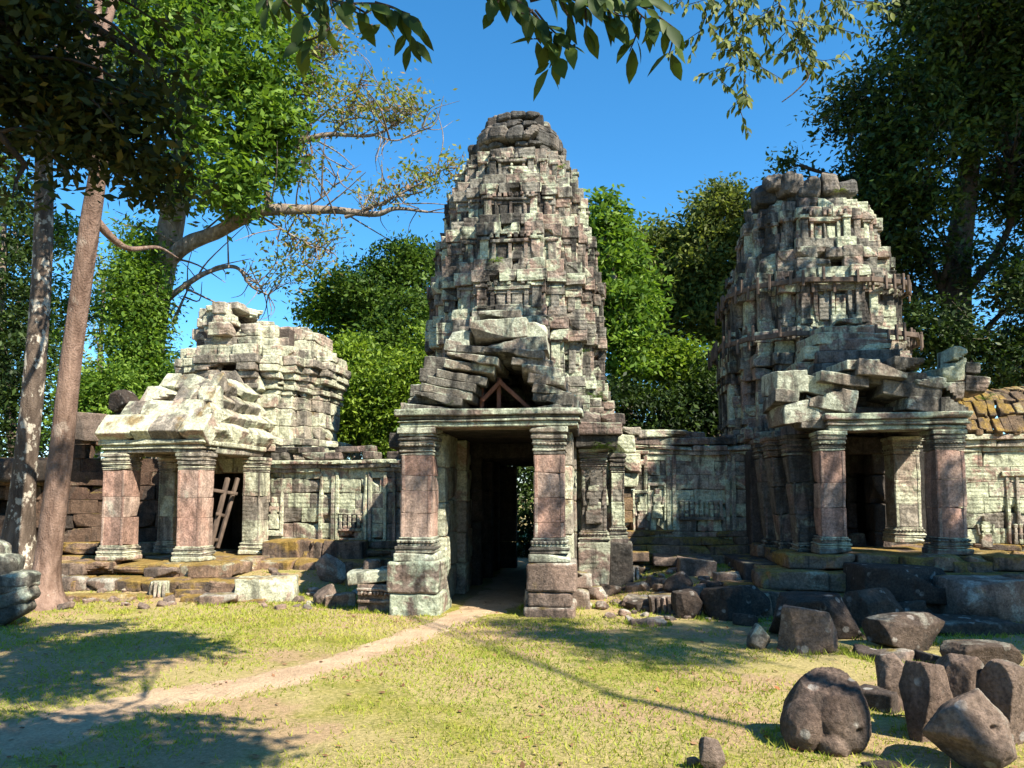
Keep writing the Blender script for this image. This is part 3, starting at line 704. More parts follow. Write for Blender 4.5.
for i in range(4):
    Ls = (0.46, 0.44, 0.42, 0.40)[i]; zc_ = z + 0.17 + 0.295 * i; yc = yl0 - 0.10 + 0.33 * i; xl = -1.02 + 0.17 * i; xr = 0.98 - 0.12 * i; x = xl
    while x < xr - 0.12:
        w = min(random.uniform(0.30, 0.70), xr - x)
        B.add((x + w / 2, yc + random.gauss(0, 0.02), zc_), (w / 2 - 0.003, Ls / 2, 0.19), rx=ang + random.gauss(0, 0.05), ry=random.gauss(0, 0.03), rz=random.gauss(0, 0.04)); x += w
    for sx, xe in ((1, xr - 0.20), (-1, xl + 0.16)):
        yy_ = yc + 0.12
        while yy_ < -1.3:
            w = random.uniform(0.35, 0.75); B.add((xe + random.gauss(0, 0.025), yy_ + w / 2, zc_), (0.20, w / 2 - 0.003, 0.17), ry=sx * (0.62 + random.gauss(0, 0.06)), rz=random.gauss(0, 0.03)); yy_ += w
z = ztl + 1.45
for (x, y, zz, s) in ((-0.25, -1.6, z + 0.1, 0.2), (0.15, -1.65, z + 0.12, 0.17), (-0.6, -1.5, z - 0.02, 0.17), (0.5, -1.4, z + 0.05, 0.2)): B.add((x, y, zz), (s, 0.2, 0.15), rz=random.random(), ry=random.gauss(0, 0.15))
B.build('porch_roof', M['pale'], lt)
B = Blocks(seed=77, amp=0, amp2=0, chip=0)
z = ztl + 0.24
for i in range(8): B.box(-0.86 + 0.095 * i, 0.84 - 0.06 * i, yl0 + 0.02 + 0.25 * i, -1.2, z, z + 0.155); z += 0.16
B.build('porch_core', M['inner'], lt)
B = Blocks(n=5, seed=78, bev=0.012, amp=0.005, amp2=0.01, chip=0.4)              # carved bays right of the porch
for (x, y) in ((1.12, -1.72), (1.55, -1.30)):
    for dx in (-0.16, 0.16): B.box(x + dx - 0.035, x + dx + 0.035, y - 0.03, y + 0.1, 0.85, 2.2)
    B.box(x - 0.2, x + 0.2, y - 0.05, y + 0.1, 2.12, 2.24); B.box(x - 0.2, x + 0.2, y - 0.05, y + 0.1, 0.8, 0.92)
    figure(B, x, y - 0.01, 0.95, 0.62)
B.build('carved_bay', M['pale'], lt)

# ================================================================== RIGHT, STRAPPED TOWER
TR = R(6.0); RO = (5.9, 14.65)
rt = tag(empty('gate_tower', (*RO, 0.0), -TR), 'rough-topped shaded tower held by two timber bands, leaning slabs above its porch', 'tower')
Yr = 13.0; r_ = {k: zl(k, {188: 14.5, 203: 14.4, 222: 14.35}.get(k, Yr), 815) for k in (188, 203, 222, 275, 330, 350, 385, 430)}
B = Blocks(seed=81, bev=0.014, amp=0.009, amp2=0.022, chip=0.8)
rskip = lambda x, y, z: abs(x) < 0.72 and y < 0 and z < 2.4
courses(B, plan(1.85), 0.3, 0.8, 0.25, skip=rskip); courses(B, plan(1.65), 0.8, r_[430] - 0.3, 0.3, skip=rskip); course(B, plan(1.71), r_[430] - 0.3, r_[430] - 0.16); course(B, plan(1.80), r_[430] - 0.16, r_[430], miss=0.04)
B.build('wall', M['dim'], rt)
bud(rt, ((460, 1.62), (385, 1.64), (350, 1.61), (300, 1.52), (270, 1.41), (250, 1.28), (230, 1.14), (215, 1.00), (205, 0.92)), (442, 352, 275, 214), 'tower', 83, None, jit=0.034, miss=0.035)
prev = zl(214, 14.35)
B = Blocks(n=7, seed=88, bev=0.07, amp=0.016, amp2=0.045, chip=0.8)
courses(B, plan(0.88), prev, r_[203] + 0.02, 0.2, jit=0.06, miss=0.08, tilt=0.05, skip=lambda x, y, z: z > r_[203] - 0.3 and x > 0.9)
for (x, y, zz, a, b, c) in ((-0.85, -0.45, r_[203] + .06, .26, .24, .22), (-0.5, -0.72, r_[203] + .16, .24, .2, .24), (-0.15, -0.85, r_[203] + .02, .17, .2, .2), (0.18, -0.8, r_[203] + .08, .17, .2, .22), (0.5, -0.75, r_[203], .2, .2, .16),
                            (-0.4, 0, r_[188] - .2, .4, .4, .22), (0.35, 0.1, r_[188] - .15, .4, .4, .22), (-0.8, 0.4, r_[203], .25, .25, .2), (0.3, 0.7, r_[203], .4, .3, .2), (-0.72, -0.7, r_[188] - .1, .2, .2, .16)):
    B.add((x, y, zz), (a, b, c), rz=random.random() * 3, rx=random.gauss(0, 0.15), ry=random.gauss(0, 0.15))
B.build('broken_crown', M['crown'], rt)
B = Blocks(seed=89, amp=0, amp2=0, chip=0)
for sx in (-1, 1): B.box(sx * 0.8, sx * 1.5, -1.5, 1.5, 0.2, 2.4)
B.box(-0.9, 0.9, 0.6, 1.5, 0.2, 2.4)
heart(B, 1.58, 2.3, zl(440, 14.35))
B.build('core', M['inner'], rt)
B = Blocks(seed=89, amp=0, amp2=0, chip=0); heart(B, 0.82, prev - .02, r_[203] - 0.05); B.build('crown_core', M['inner'], rt)
yr0 = -3.6; Yp = 11.0
zpr = zl(554, Yp, 890); ztr = zl(431, Yp, 890)
def rloc(px, py, yl):
    Yw = RO[1] + yl; X = 0
    for _ in range(4):
        p = at(px, py, Yw); X = (p.x - RO[0]) * math.cos(TR) - (p.y - RO[1]) * math.sin(TR); Yw = RO[1] - X * math.sin(TR) + yl * math.cos(TR)
    p = at(px, py, Yw); return X, p.z
xa, _ = rloc(834, 500, yr0 - 0.2); xb, _ = rloc(952, 500, yr0 - 0.2)
pillar(rt, xa, yr0, zpr, ztr, 0.36, mat='pink', capm='green', basem='green', scale=0.72, nsh=3); pillar(rt, xb, yr0, zpr, ztr, 0.40, mat='pink', capm='green', basem='green', scale=0.72, nsh=3)
moulded_beam(rt, 'lintel', xa - 0.08, xb + 0.28, yr0 - 0.24, yr0 + 0.22, ztr, ztr + 0.26, 'green', seed=7)
B = Blocks(n=9, seed=90, bev=0.03, amp=0.012, amp2=0.02, chip=0.5)
B.box(xb - 0.2, xb + 0.22, yr0 + 0.22, -1.7, ztr + 0.02, ztr + 0.24); B.build('side_lintel', M['dim'], rt); B = Blocks(n=9, seed=97, bev=0.03, amp=0.012, amp2=0.02, chip=0.5); B.box(xa - 0.22, xa + 0.18, yr0 + 0.22, -1.7, ztr + 0.02, ztr + 0.24)
B.build('side_lintel', M['dim'], rt)
pillar(rt, xb - 0.10, -2.35, zpr + 0.1, ztr, 0.40, mat='pale', capm='pale', basem='pale', scale=0.7, nsh=3)
for (x, y, ln) in ((xa - 0.16, -3.05, -0.10), (xa - 0.30, -2.55, -0.11), (xa - 0.42, -2.05, -0.08)):
    pillar(rt, x, y, zpr - 0.15, ztr, 0.34, mat='dim', capm='dim', basem='dim', scale=0.8, nsh=3, lean=ln)
B = Blocks(n=7, seed=91, bev=0.03, amp=0.01, amp2=0.02, chip=0.4)
for (x0, x1, y0, y1) in ((-0.72, -0.42, -1.9, -1.5), (0.45, 0.75, -1.9, -1.5), (-0.5, -0.32, -1.0, -0.7), (0.30, 0.5, -1.0, -0.7)):
    for k in range(4): B.box(x0, x1, y0, y1, 0.5 + 0.48 * k, 0.5 + 0.48 * (k + 1) - 0.004)
B.box(-1, 1, -2.0, -1.4, 2.3, 2.6); B.box(-0.8, 0.8, -1.1, -0.6, 2.0, 2.4); B.box(xa - 0.1, xb + 0.1, -3.3, -1.6, ztr + 0.25, ztr + 0.40)
for i in range(12): B.add((random.uniform(-0.6, 0.5), random.uniform(-1.6, 0.2), 0.55 + random.uniform(0, 0.25)), (random.uniform(0.1, 0.3), random.uniform(0.1, 0.25), random.uniform(0.08, 0.2)), rz=random.random() * 3, rx=random.gauss(0, 0.3), ry=random.gauss(0, 0.3))
B.box(-2.0, 1.9, -3.3, 1.5, 0.0, 0.55)
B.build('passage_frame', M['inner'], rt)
B = Blocks(n=9, seed=92, bev=0.012, amp=0.010, amp2=0.010, chip=1.2)            # tilted slabs of the broken gable
def rslab(x0, y0, x1, y1, yl, tl, dep=0.45, tint=None):
    ax, az = rloc(x0, y1, yl); bx, bz = rloc(x1, y0, yl)
    B.add(((ax + bx) / 2, yl + dep, (az + bz) / 2), (abs(bx - ax) / 2, dep, abs(bz - az) / 2), ry=tl, rz=random.gauss(0, 0.06), rx=random.gauss(0, 0.05), tint=tint)
yv = yr0 - 0.22
for a in ((806, 378, 858, 396, .22), (812, 388, 858, 412, .20), (776, 368, 808, 391, -.03), (776, 392, 800, 406, .1), (782, 400, 818, 422, -.1), (800, 408, 832, 428, .05), (818, 372, 868, 384, .14),
          (858, 362, 908, 378, .12), (866, 371, 926, 387, .10), (884, 384, 942, 400, .16), (905, 394, 942, 410, .12), (893, 357, 924, 371, .06), (846, 358, 880, 368, 0.0), (918, 372, 946, 384, .2)):
    rslab(*a[:4], yv + random.uniform(0, 0.25), a[4])
B.build('gable', M['slab'], rt)
B = Blocks(n=9, seed=94, bev=0.012, amp=0.010, amp2=0.010, chip=1.2)
rslab(807, 344, 892, 359, -2.6, 0.0, 0.4, 0.9); rslab(812, 332, 886, 345, -2.55, 0.0, 0.4, 0.8); rslab(822, 323, 874, 333, -2.5, 0.0, 0.35, 0.8); rslab(838, 318, 862, 324, -2.45, 0.0, 0.3, 0.8)
rslab(800, 359, 885, 372, -2.5, 0.02, 0.5)
B.build('pediment', M['green'], rt)
B = Blocks(n=9, seed=95, bev=0.012, amp=0.010, amp2=0.010, chip=1.2)
for a in ((940, 396, 968, 412, 0), (945, 380, 966, 397, .05), (942, 365, 964, 381, -.1), (955, 358, 966, 368, .1), (966, 362, 980, 374, .1), (966, 376, 990, 392, .1), (955, 346, 970, 360, .1)): rslab(*a[:4], yv + 0.1, a[4], 0.3)
B.build('gable_shoulder', M['tower'], rt)
B = Blocks(n=5, seed=96, amp=0.01, amp2=0.03, chip=0.5)
for k in range(6): B.box(-0.95 + 0.08 * k, 1.0 - 0.08 * k, -3.0 + 0.08 * k, -1.5, ztr + 0.40 + 0.2 * k, ztr + 0.60 + 0.2 * k)
B.build('porch_roof', M['dim'], rt)

# timber bands strapped round the right tower
def timber_band(zc, Wd, label, stakes=0.9, mat='timber', h=0.30):
    E = tag(empty('timber_band', (*RO, zc), -TR), label, 'timber band')
    pts = []
    for k in range(4):
        for (x, y) in ((Wd, -0.38 * Wd), (Wd, 0.38 * Wd), (0.80 * Wd, 0.80 * Wd)):
            cs, sn = [(1, 0), (0, 1), (-1, 0), (0, -1)][k]; pts.append(np.array((x * cs - y * sn, x * sn + y * cs)))
    for i in range(len(pts)):
        a, b = pts[i], pts[(i + 1) % len(pts)]; d = b - a; L = np.linalg.norm(d); d /= L; nr_ = np.array((d[1], -d[0])); ang = math.atan2(d[1], d[0])
        Bm = Blocks(n=5, bev=0.01, amp=0.003, amp2=0.006, chip=0.1, seed=i); c = (a + b) / 2
        Bm.add((c[0], c[1], 0), (L / 2 + 0.03, 0.028, 0.045), rz=ang + random.gauss(0, 0.01), ry=random.gauss(0, 0.015)); Bm.build('beam', M[mat], E)
        ns = max(2, int(L / 0.17))
        for j in range(ns):
            if random.random() > stakes: continue
            u = (j + 0.5 + random.uniform(-0.15, 0.15)) / ns * L; side = random.choice([1, 1, -1]); c = a + d * u + nr_ * (0.047 * side + 0.0)
            Bs = Blocks(n=4, bev=0.01, amp=0.003, amp2=0.0, chip=0.1, seed=j); hh = h * random.uniform(0.75, 1.15)
            Bs.add((c[0], c[1], random.gauss(0, 0.05)), (0.024, 0.02, hh / 2), rz=ang, ry=random.gauss(0, 0.04)); Bs.build('stake', M[mat], E)
zt1 = zl(278, 12.9, 815); zt2 = zl(333, 12.9, 815)
timber_band(zt1, 1.66, 'upper timber band of beams and stakes strapped around the shaded tower')
timber_band(zt2, 1.81, 'lower timber band of beams and stakes around the shaded tower, just above its carved pediment')

# braces in the gap of the central gable, ladder-like prop at the left porch
def timber_piece(parent, name, p, q_, w=0.045, d=0.03, mat='timber_red'):
    p = Vector(p); q_ = Vector(q_); v = q_ - p; L = v.length
    Bp = Blocks(n=4, bev=0.008, amp=0.002, amp2=0.003, chip=0.1); Bp.add((0, 0, 0), (w, d, L / 2))
    P, F, t = Bp.mesh(); rot = np.array(v.to_track_quat('Z', 'Y').to_matrix()); P = P @ rot.T + np.array((p + q_) / 2)
    return build(name, P, [F], M[mat], parent, t)
brace = tag(empty('timber_brace', (-0.22, 10.6, zg), -TH), 'crossed reddish timber brace in the dark gap of the broken gable', 'timber brace')
def bl(px, py, yl=-3.95):
    x, z = loc_px(px, py, yl); x0, _ = loc_px(504, 400, yl); w_ = Vector((0.12 + x * math.cos(TH) + yl * math.sin(TH), 14.7 - x * math.sin(TH) + yl * math.cos(TH), z)); return brace.matrix_basis.inverted() @ w_
bpy.context.view_layer.update()
timber_piece(brace, 'post', bl(482, 410), bl(482, 388), 0.035); timber_piece(brace, 'post', bl(499, 410), bl(499, 378), 0.035)
timber_piece(brace, 'strut', bl(499, 381, -4.05), bl(530, 409, -4.05), 0.042); timber_piece(brace, 'strut', bl(482, 401, -4.05), bl(502, 380, -4.05), 0.032)
lad = tag(empty('timber_prop', (-4.35, 13.6, 0.4), -TL), 'ladder-like pair of leaning brown timbers propping the side of the low porch', 'timber prop')
bpy.context.view_layer.update()
def ll(px, py, Y): return lad.matrix_world.inverted() @ at(px, py, Y)
timber_piece(lad, 'leg', ll(209, 552, 13.5), ll(228, 478, 13.9), 0.042, 0.03, 'timber'); timber_piece(lad, 'leg', ll(217, 548, 13.9), ll(238, 478, 14.2), 0.042, 0.03, 'timber')
for (a, b) in (((213, 540), (219, 540)), ((217, 514), (224, 516)), ((212, 490), (237, 494))): timber_piece(lad, 'rung', ll(*a, 13.6), ll(*b, 14.05), 0.026, 0.03, 'timber')

# ================================================================== CONNECTING WALLS
class WallB:
    """a wall standing on the line a-b (world xy); local x runs along it, -y is its face"""
    def __init__(s, a, b, label, name='stone_wall', cat='wall'):
        s.a = np.array(a); s.b = np.array(b); d = s.b - s.a; s.L = float(np.linalg.norm(d)); s.ang = math.atan2(d[1], d[0])
        s.e = tag(empty(name, (a[0], a[1], 0), s.ang), label, cat); s.face = 0.0
    def xat(s, px, y=0.0):
        """local x of a photo column on the plane y"""
        t = (px - 512) / FPX; c, sn = math.cos(s.ang), math.sin(s.ang)
        ax = s.a[0] - sn * y; ay = s.a[1] + c * y
        # slight pitch correction ignored: columns are upright on a level lens
        k = math.cos(PITCH)
        return (t * ay - ax) / (c - t * sn)
def balusters(B, x0, x1, z0, z1, y):
    n = max(3, int((x1 - x0) / 0.085))
    for i in range(n):
        xx = x0 + (i + 0.5) / n * (x1 - x0); H = z1 - z0
        for f, r, h in ((0.12, 0.034, 0.12), (0.35, 0.026, 0.14), (0.5, 0.036, 0.06), (0.68, 0.026, 0.14), (0.9, 0.034, 0.1)):
            B.add((xx, y, z0 + H * f), (r, 0.03, H * h))
def wall_faces(Wl, z0, z1, mat, depth=0.5, miss=0.01, seed=1, h=0.27, jit=0.012, topf=None, bw=(0.4, 0.8)):
    B = Blocks(seed=seed, bev=0.008, amp=0.006, amp2=0.012, chip=0.45)
    n = int(round((z1 - z0) / h)); hh = (z1 - z0) / n
    for i in range(n):
        sk_ = (lambda x, y, z: z > topf(x)) if topf else None
        course(B, rect(0, Wl.L, 0, depth), z0 + hh * i, z0 + hh * (i + 1), depth=0.28, miss=miss, jit=jit, skip=sk_, bw=bw)
    return B.build('masonry', M[mat], Wl.e)
def strip(Wl, name, prof, mat, seed, bw=(0.5, 1.1), x0=0.0, x1=None, miss=0.03, depth=0.3):
    """mouldings: prof = [(z0, z1, out)]"""
    B = Blocks(seed=seed, bev=0.014, amp=0.009, amp2=0.018, chip=0.6); x1 = Wl.L if x1 is None else x1
    for z0, z1, o in prof:
        x = x0
        while x < x1 - 0.05:
            w = min(random.uniform(*bw), x1 - x)
            if random.random() > miss: B.box(x, x + w - 0.004, -o + random.gauss(0, 0.010), depth, z0, z1 - 0.003, rz=random.gauss(0, 0.008), ry=random.gauss(0, 0.006))
            x += w
    return B.build(name, M[mat], Wl.e)

# --- between the central and the strapped tower
rw = WallB((1.85, 13.55), (4.55, 13.75), 'lichen-covered wall with two carved figures, right of the central tower')
b0, b1 = zl(530, 13.6), zl(446, 13.6)
wall_faces(rw, b0 - 0.3, b1 - 0.02, 'wall', seed=101, jit=0.004, miss=0.0)
strip(rw, 'cornice', [(b1 - 0.16, b1 - 0.08, 0.05), (b1 - 0.08, b1 + 0.02, 0.09)], 'wall', 102)
strip(rw, 'coping', [(b1 + 0.02, b1 + 0.16, 0.04), (b1 + 0.16, b1 + 0.28, -0.04)], 'dim', 103, miss=0.25)
strip(rw, 'plinth', [(b0 - 0.12, b0, 0.06), (b0 - 0.26, b0 - 0.12, 0.14), (b0 - 0.42, b0 - 0.26, 0.30), (b0 - 0.58, b0 - 0.42, 0.52), (b0 - 0.8, b0 - 0.58, 0.75)], 'mossy', 104)
B = Blocks(seed=105, bev=0.01, amp=0.005, amp2=0.01, chip=0.4)
for px in (645, 668, 674, 727, 733, 752):
    x = rw.xat(px); B.box(x - 0.035, x + 0.035, -0.035, 0.1, b0, b1 - 0.17)
B.build('pilaster', M['wall'], rw.e)
B = Blocks(seed=106, bev=0.01, amp=0.003, amp2=0.006, chip=0.3)
xa_, xb_ = rw.xat(678), rw.xat(722); z0_, z1_ = zl(517, 13.6), zl(502, 13.6)
B.box(xa_, xb_, -0.06, 0.1, z0_ - 0.06, z0_); B.box(xa_, xb_, -0.05, 0.1, z1_, z1_ + 0.04); balusters(B, xa_, xb_, z0_, z1_, -0.03)
B.build('window_balusters', M['wall'], rw.e)
for px, ya, yb in ((656, 518, 489), (641, 528, 497)):
    B = Blocks(n=5, seed=107, bev=0.012, amp=0.003, amp2=0.005, chip=0.2); x = rw.xat(px); za_, zb_ = zl(ya, 13.5), zl(yb, 13.5)
    for sx in (-1, 1): B.box(x + sx * 0.15 - 0.02, x + sx * 0.15 + 0.02, -0.05, 0.1, za_ - 0.06, zb_ + 0.1)
    B.box(x - 0.17, x + 0.17, -0.05, 0.1, zb_ + 0.06, zb_ + 0.12); figure(B, x, -0.03, za_, (zb_ - za_) * 1.02); B.build('carved_figure', M['wall'], rw.e)
B = Blocks(seed=108, bev=0.03, amp=0.012, amp2=0.025, chip=0.7)                    # outward-jutting corbel blocks near the tower
for (xa_, xb_, za_, zb_, o) in ((0.0, 0.42, 2.0, 2.35, 0.25), (0.0, 0.36, 2.35, 2.7, 0.18), (0.32, 0.55, 2.05, 2.24, 0.16), (0.0, 0.4, 1.75, 2.0, 0.15), (0.05, 0.5, 2.7, 2.85, 0.1), (0.45, 1.35, b1 + 0.14, b1 + 0.30, 0.10)): B.box(xa_, xb_, -o, 0.3, za_, zb_)
B.build('corbel', M['wall'], rw.e)
B = Blocks(seed=109, bev=0.01, amp=0.006, amp2=0.01, chip=0.5)
for (xa_, xb_, za_, zb_) in ((0.02, 0.34, 1.10, 1.32), (0.02, 0.36, 1.32, 1.55), (0.03, 0.30, 1.55, 1.74)): B.box(xa_, xb_, -0.06, 0.2, za_, zb_)
B.build('ochre_panel', M['roofmoss'], rw.e)

# --- between the flat-topped and the central tower
lw = WallB((-4.78, 14.78), (-1.80, 13.85), 'lichen-green wall left of the central tower, half in its shadow')
c0, c1 = zl(541, 14.2), zl(462, 14.2)
wall_faces(lw, 0.2, c1 - 0.02, 'wall', seed=111, jit=0.004, miss=0.0)
strip(lw, 'cornice', [(c1 - 0.20, c1 - 0.12, 0.04), (c1 - 0.12, c1 - 0.04, 0.09), (c1 - 0.04, c1 + 0.04, 0.12)], 'wall', 112)
strip(lw, 'coping', [(c1 + 0.04, c1 + 0.2, 0.02), (c1 + 0.2, c1 + 0.32, -0.06)], 'dim', 113, miss=0.3, bw=(0.25, 0.6))
strip(lw, 'plinth', [(c0 - 0.14, c0, 0.07), (c0 - 0.28, c0 - 0.14, 0.16), (c0 - 0.45, c0 - 0.28, 0.30), (c0 - 0.62, c0 - 0.45, 0.5)], 'mossy', 114)
B = Blocks(seed=115, bev=0.01, amp=0.005, amp2=0.01, chip=0.4)
for px in (322, 334, 338, 366, 371, 386, 395):
    x = lw.xat(px); B.box(x - 0.035, x + 0.035, -0.035, 0.1, c0, c1 - 0.2)
for k in range(14):
    x = 0.1 + k * (lw.L - 0.2) / 14; B.box(x, x + 0.09, -0.14, 0.1, c1 - 0.028, c1 + 0.02)
B.build('pilaster', M['wall'], lw.e)
B = Blocks(seed=116, bev=0.01, amp=0.003, amp2=0.006, chip=0.3)
xa_, xb_ = lw.xat(340), lw.xat(363); z0_, z1_ = zl(528, 14.3), zl(515, 14.3)
B.box(xa_, xb_, -0.05, 0.1, z0_ - 0.06, z0_); B.box(xa_, xb_, -0.05, 0.1, z1_, z1_ + 0.04); balusters(B, xa_, xb_, z0_, z1_, -0.03)
B.build('window_balusters', M['wall'], lw.e)

# --- far right gallery with mossy half-vault
fr = WallB((7.2, 13.35), (13.5, 12.7), 'gallery wall at the right edge under an orange mossy sloping roof', 'gallery', 'gallery')
d1 = zl(433, 13.0); d0 = zl(545, 13.0)
wall_faces(fr, 0.2, d1 - 0.05, 'wall', seed=121, depth=1.6, bw=(0.5, 0.9), jit=0.004, miss=0.0)
strip(fr, 'cornice', [(d1 - 0.32, d1 - 0.24, 0.03), (d1 - 0.24, d1 - 0.12, 0.07), (d1 - 0.12, d1 - 0.02, 0.13)], 'pale', 122)
B = Blocks(n=5, seed=123, bev=0.03, amp=0.008, amp2=0.02, chip=0.5)
for i in range(20): B.add((0.1 + i * 0.32, -0.10, d1 + 0.03), (0.07, 0.06, 0.07))
B.build('eave_ornament', M['roofmoss'], fr.e)
B = Blocks(n=7, seed=124, bev=0.015, amp=0.012, amp2=0.035, chip=0.8)
for i in range(46):
    for k in range(4):
        a0 = 0.15 + k * 0.30; a1 = a0 + 0.30; x = i * 0.135
        y0, z0_ = -0.12 + 1.25 * (1 - math.cos(a0)), d1 + 1.25 * math.sin(a0) * 0.85 - 0.15; y1, z1_ = -0.12 + 1.25 * (1 - math.cos(a1)), d1 + 1.25 * math.sin(a1) * 0.85 - 0.15
        L = math.hypot(y1 - y0, z1_ - z0_)
        B.add((x + 0.0675 + random.gauss(0, 0.012), (y0 + y1) / 2 + random.gauss(0, 0.02), (z0_ + z1_) / 2 + random.gauss(0, 0.014)), (0.066, L / 2 + random.gauss(0, 0.02), 0.07), rx=math.atan2(z1_ - z0_, y1 - y0) + random.gauss(0, 0.04), rz=random.gauss(0, 0.03))
B.build('roof', M['roofmoss'], fr.e)
strip(fr, 'plinth', [(d0 - 0.12, d0, 0.06), (d0 - 0.3, d0 - 0.12, 0.16), (d0 - 0.55, d0 - 0.3, 0.4)], 'mossy', 125)
B = Blocks(n=5, seed=126, bev=0.012, amp=0.004, amp2=0.008, chip=0.3)
for px in (1006, 1016):
    x = fr.xat(px); B.box(x - 0.03, x + 0.03, -0.03, 0.1, d0, d1 - 0.75)
x0_ = fr.xat(1000); B.box(x0_, x0_ + 2.0, -0.05, 0.1, d1 - 0.75, d1 - 0.66); balusters(B, x0_ + 0.15, x0_ + 1.6, d0, d0 + 0.35, -0.03)
B.build('window_balusters', M['wall'], fr.e)
B = Blocks(n=5, seed=127, bev=0.012, amp=0.003, amp2=0.005, chip=0.2); figure(B, fr.xat(982), -0.03, d0 - 0.05, 0.55); B.build('carved_figure', M['wall'], fr.e)

# --- far left broken wall
fl = WallB((-13.5, 15.4), (-7.0, 16.3), 'broken reddish wall at the left edge behind the tree trunks')
topf = lambda x: 2.35 + 0.55 * math.sin(x * 1.9) * (x > 3) + 0.8 * max(0, x - 5) + 0.25 * math.sin(x * 5.1)
wall_faces(fl, 0.0, 4.2, 'laterite', seed=131, depth=0.8, jit=0.04, topf=topf, h=0.3, miss=0.03)
strip(fl, 'plinth', [(0.0, 0.35, 0.6), (0.35, 0.6, 0.35)], 'mossy', 132)

# ================================================================== STONE PLATFORMS
def platform(O, th, rects, label, mat, seed, miss=0.05, tilt=0.035, jit=0.05):
    B = Blocks(n=7, seed=seed, bev=0.025, amp=0.012, amp2=0.03, chip=0.9)
    for (x0, x1, y0, y1, z0, z1) in rects:
        course(B, rect(x0, x1, y0, y1), z0, z1, depth=0.5, bw=(0.35, 0.9), jit=jit, miss=miss, tilt=tilt)
        B.box(x0 + 0.3, x1 - 0.3, y0 + 0.3, y1 - 0.3, z0, z1 - 0.02)
    E = tag(empty('stone_platform', (*O, 0), -th), label, 'platform')
    B.build('masonry', M[mat], E); return E
z_ = zpl
platform(LO, TL, [(-1.35, 1.5, -4.35, -1.2, z_ - 0.22, z_ + 0.004), (-1.6, 2.0, -4.75, -1.2, z_ - 0.42, z_ - 0.22), (-1.9, 2.6, -5.1, -1.2, z_ - 0.75, z_ - 0.42), (1.2, 3.2, -2.5, -0.8, 0.1, 0.75), (1.0, 3.6, -3.1, -0.8, -0.1, 0.45)],
         'crumbling stepped mossy platform under the low two-pillar porch on the left', 'mossy', 141, miss=0.10)
z_ = zpr
platform(RO, TR, [(-1.5, 1.75, -4.15, -1.2, z_ - 0.2, z_ + 0.004), (-1.9, 2.3, -4.5, -1.2, z_ - 0.45, z_ - 0.2), (-2.4, 3.0, -4.9, -1.0, -0.1, z_ - 0.45)],
         'dark stepped stone platform beneath the porch of the strapped tower', 'mossy', 142, miss=0.06)

# ================================================================== FALLEN BLOCKS AND BOULDERS
def block(px0, px1, pyb, hpx, dep, label, mat='rubble', rz=0.0, rx=0.0, ry=0.0, Y=None, name='stone_block', cat='stone block', group=None, chip=0.9, bev=0.022, n=9, seed=None, carve=None):
    """a rough squared block whose base centre is seen at a photo pixel (on the ground, or at distance Y when it lies on others)"""
    pc = (px0 + px1) / 2; p = gp(pc, pyb) if Y is None else at(pc, pyb, Y)
    w = (px1 - px0) / FPX * p.y; h = hpx / FPX * p.y
    seed = seed if seed is not None else random.randint(0, 999)
    B = Blocks(n=n, bev=bev * 0.7, amp=0.012, amp2=0.014, chip=chip * 1.3, seed=seed)
    sink = 0.03 if Y is None else 0.004
    B.add((0, dep / 2, h / 2 - sink), (w / 2, dep / 2, h / 2), rz=0, rx=rx, ry=ry)
    if carve == 'ribs':
        k = max(4, int(w / 0.07))
        for i in range(k): B.add((-w / 2 + (i + 0.5) / k * w, -0.01, h / 2 - sink), (w / k * 0.34, 0.05, h * 0.46), rx=rx, ry=ry)
    if carve == 'bead':
        for i in range(9): B.add((-w / 2 + (i + 0.5) / 9 * w, -0.02, h * 0.62), (w / 9 * 0.36, 0.04, h * 0.06))
        B.add((0, 0.02, h * 0.75), (w * 0.50, 0.06, h * 0.05)); B.add((0, 0.02, h * 0.35), (w * 0.50, 0.06, h * 0.05))
    P, F, t = B.mesh()
    o = build(name, P, [F], M[mat], None, t, loc=tuple(p)); o.rotation_euler = (0, 0, rz); tag(o, label, cat, group); return o

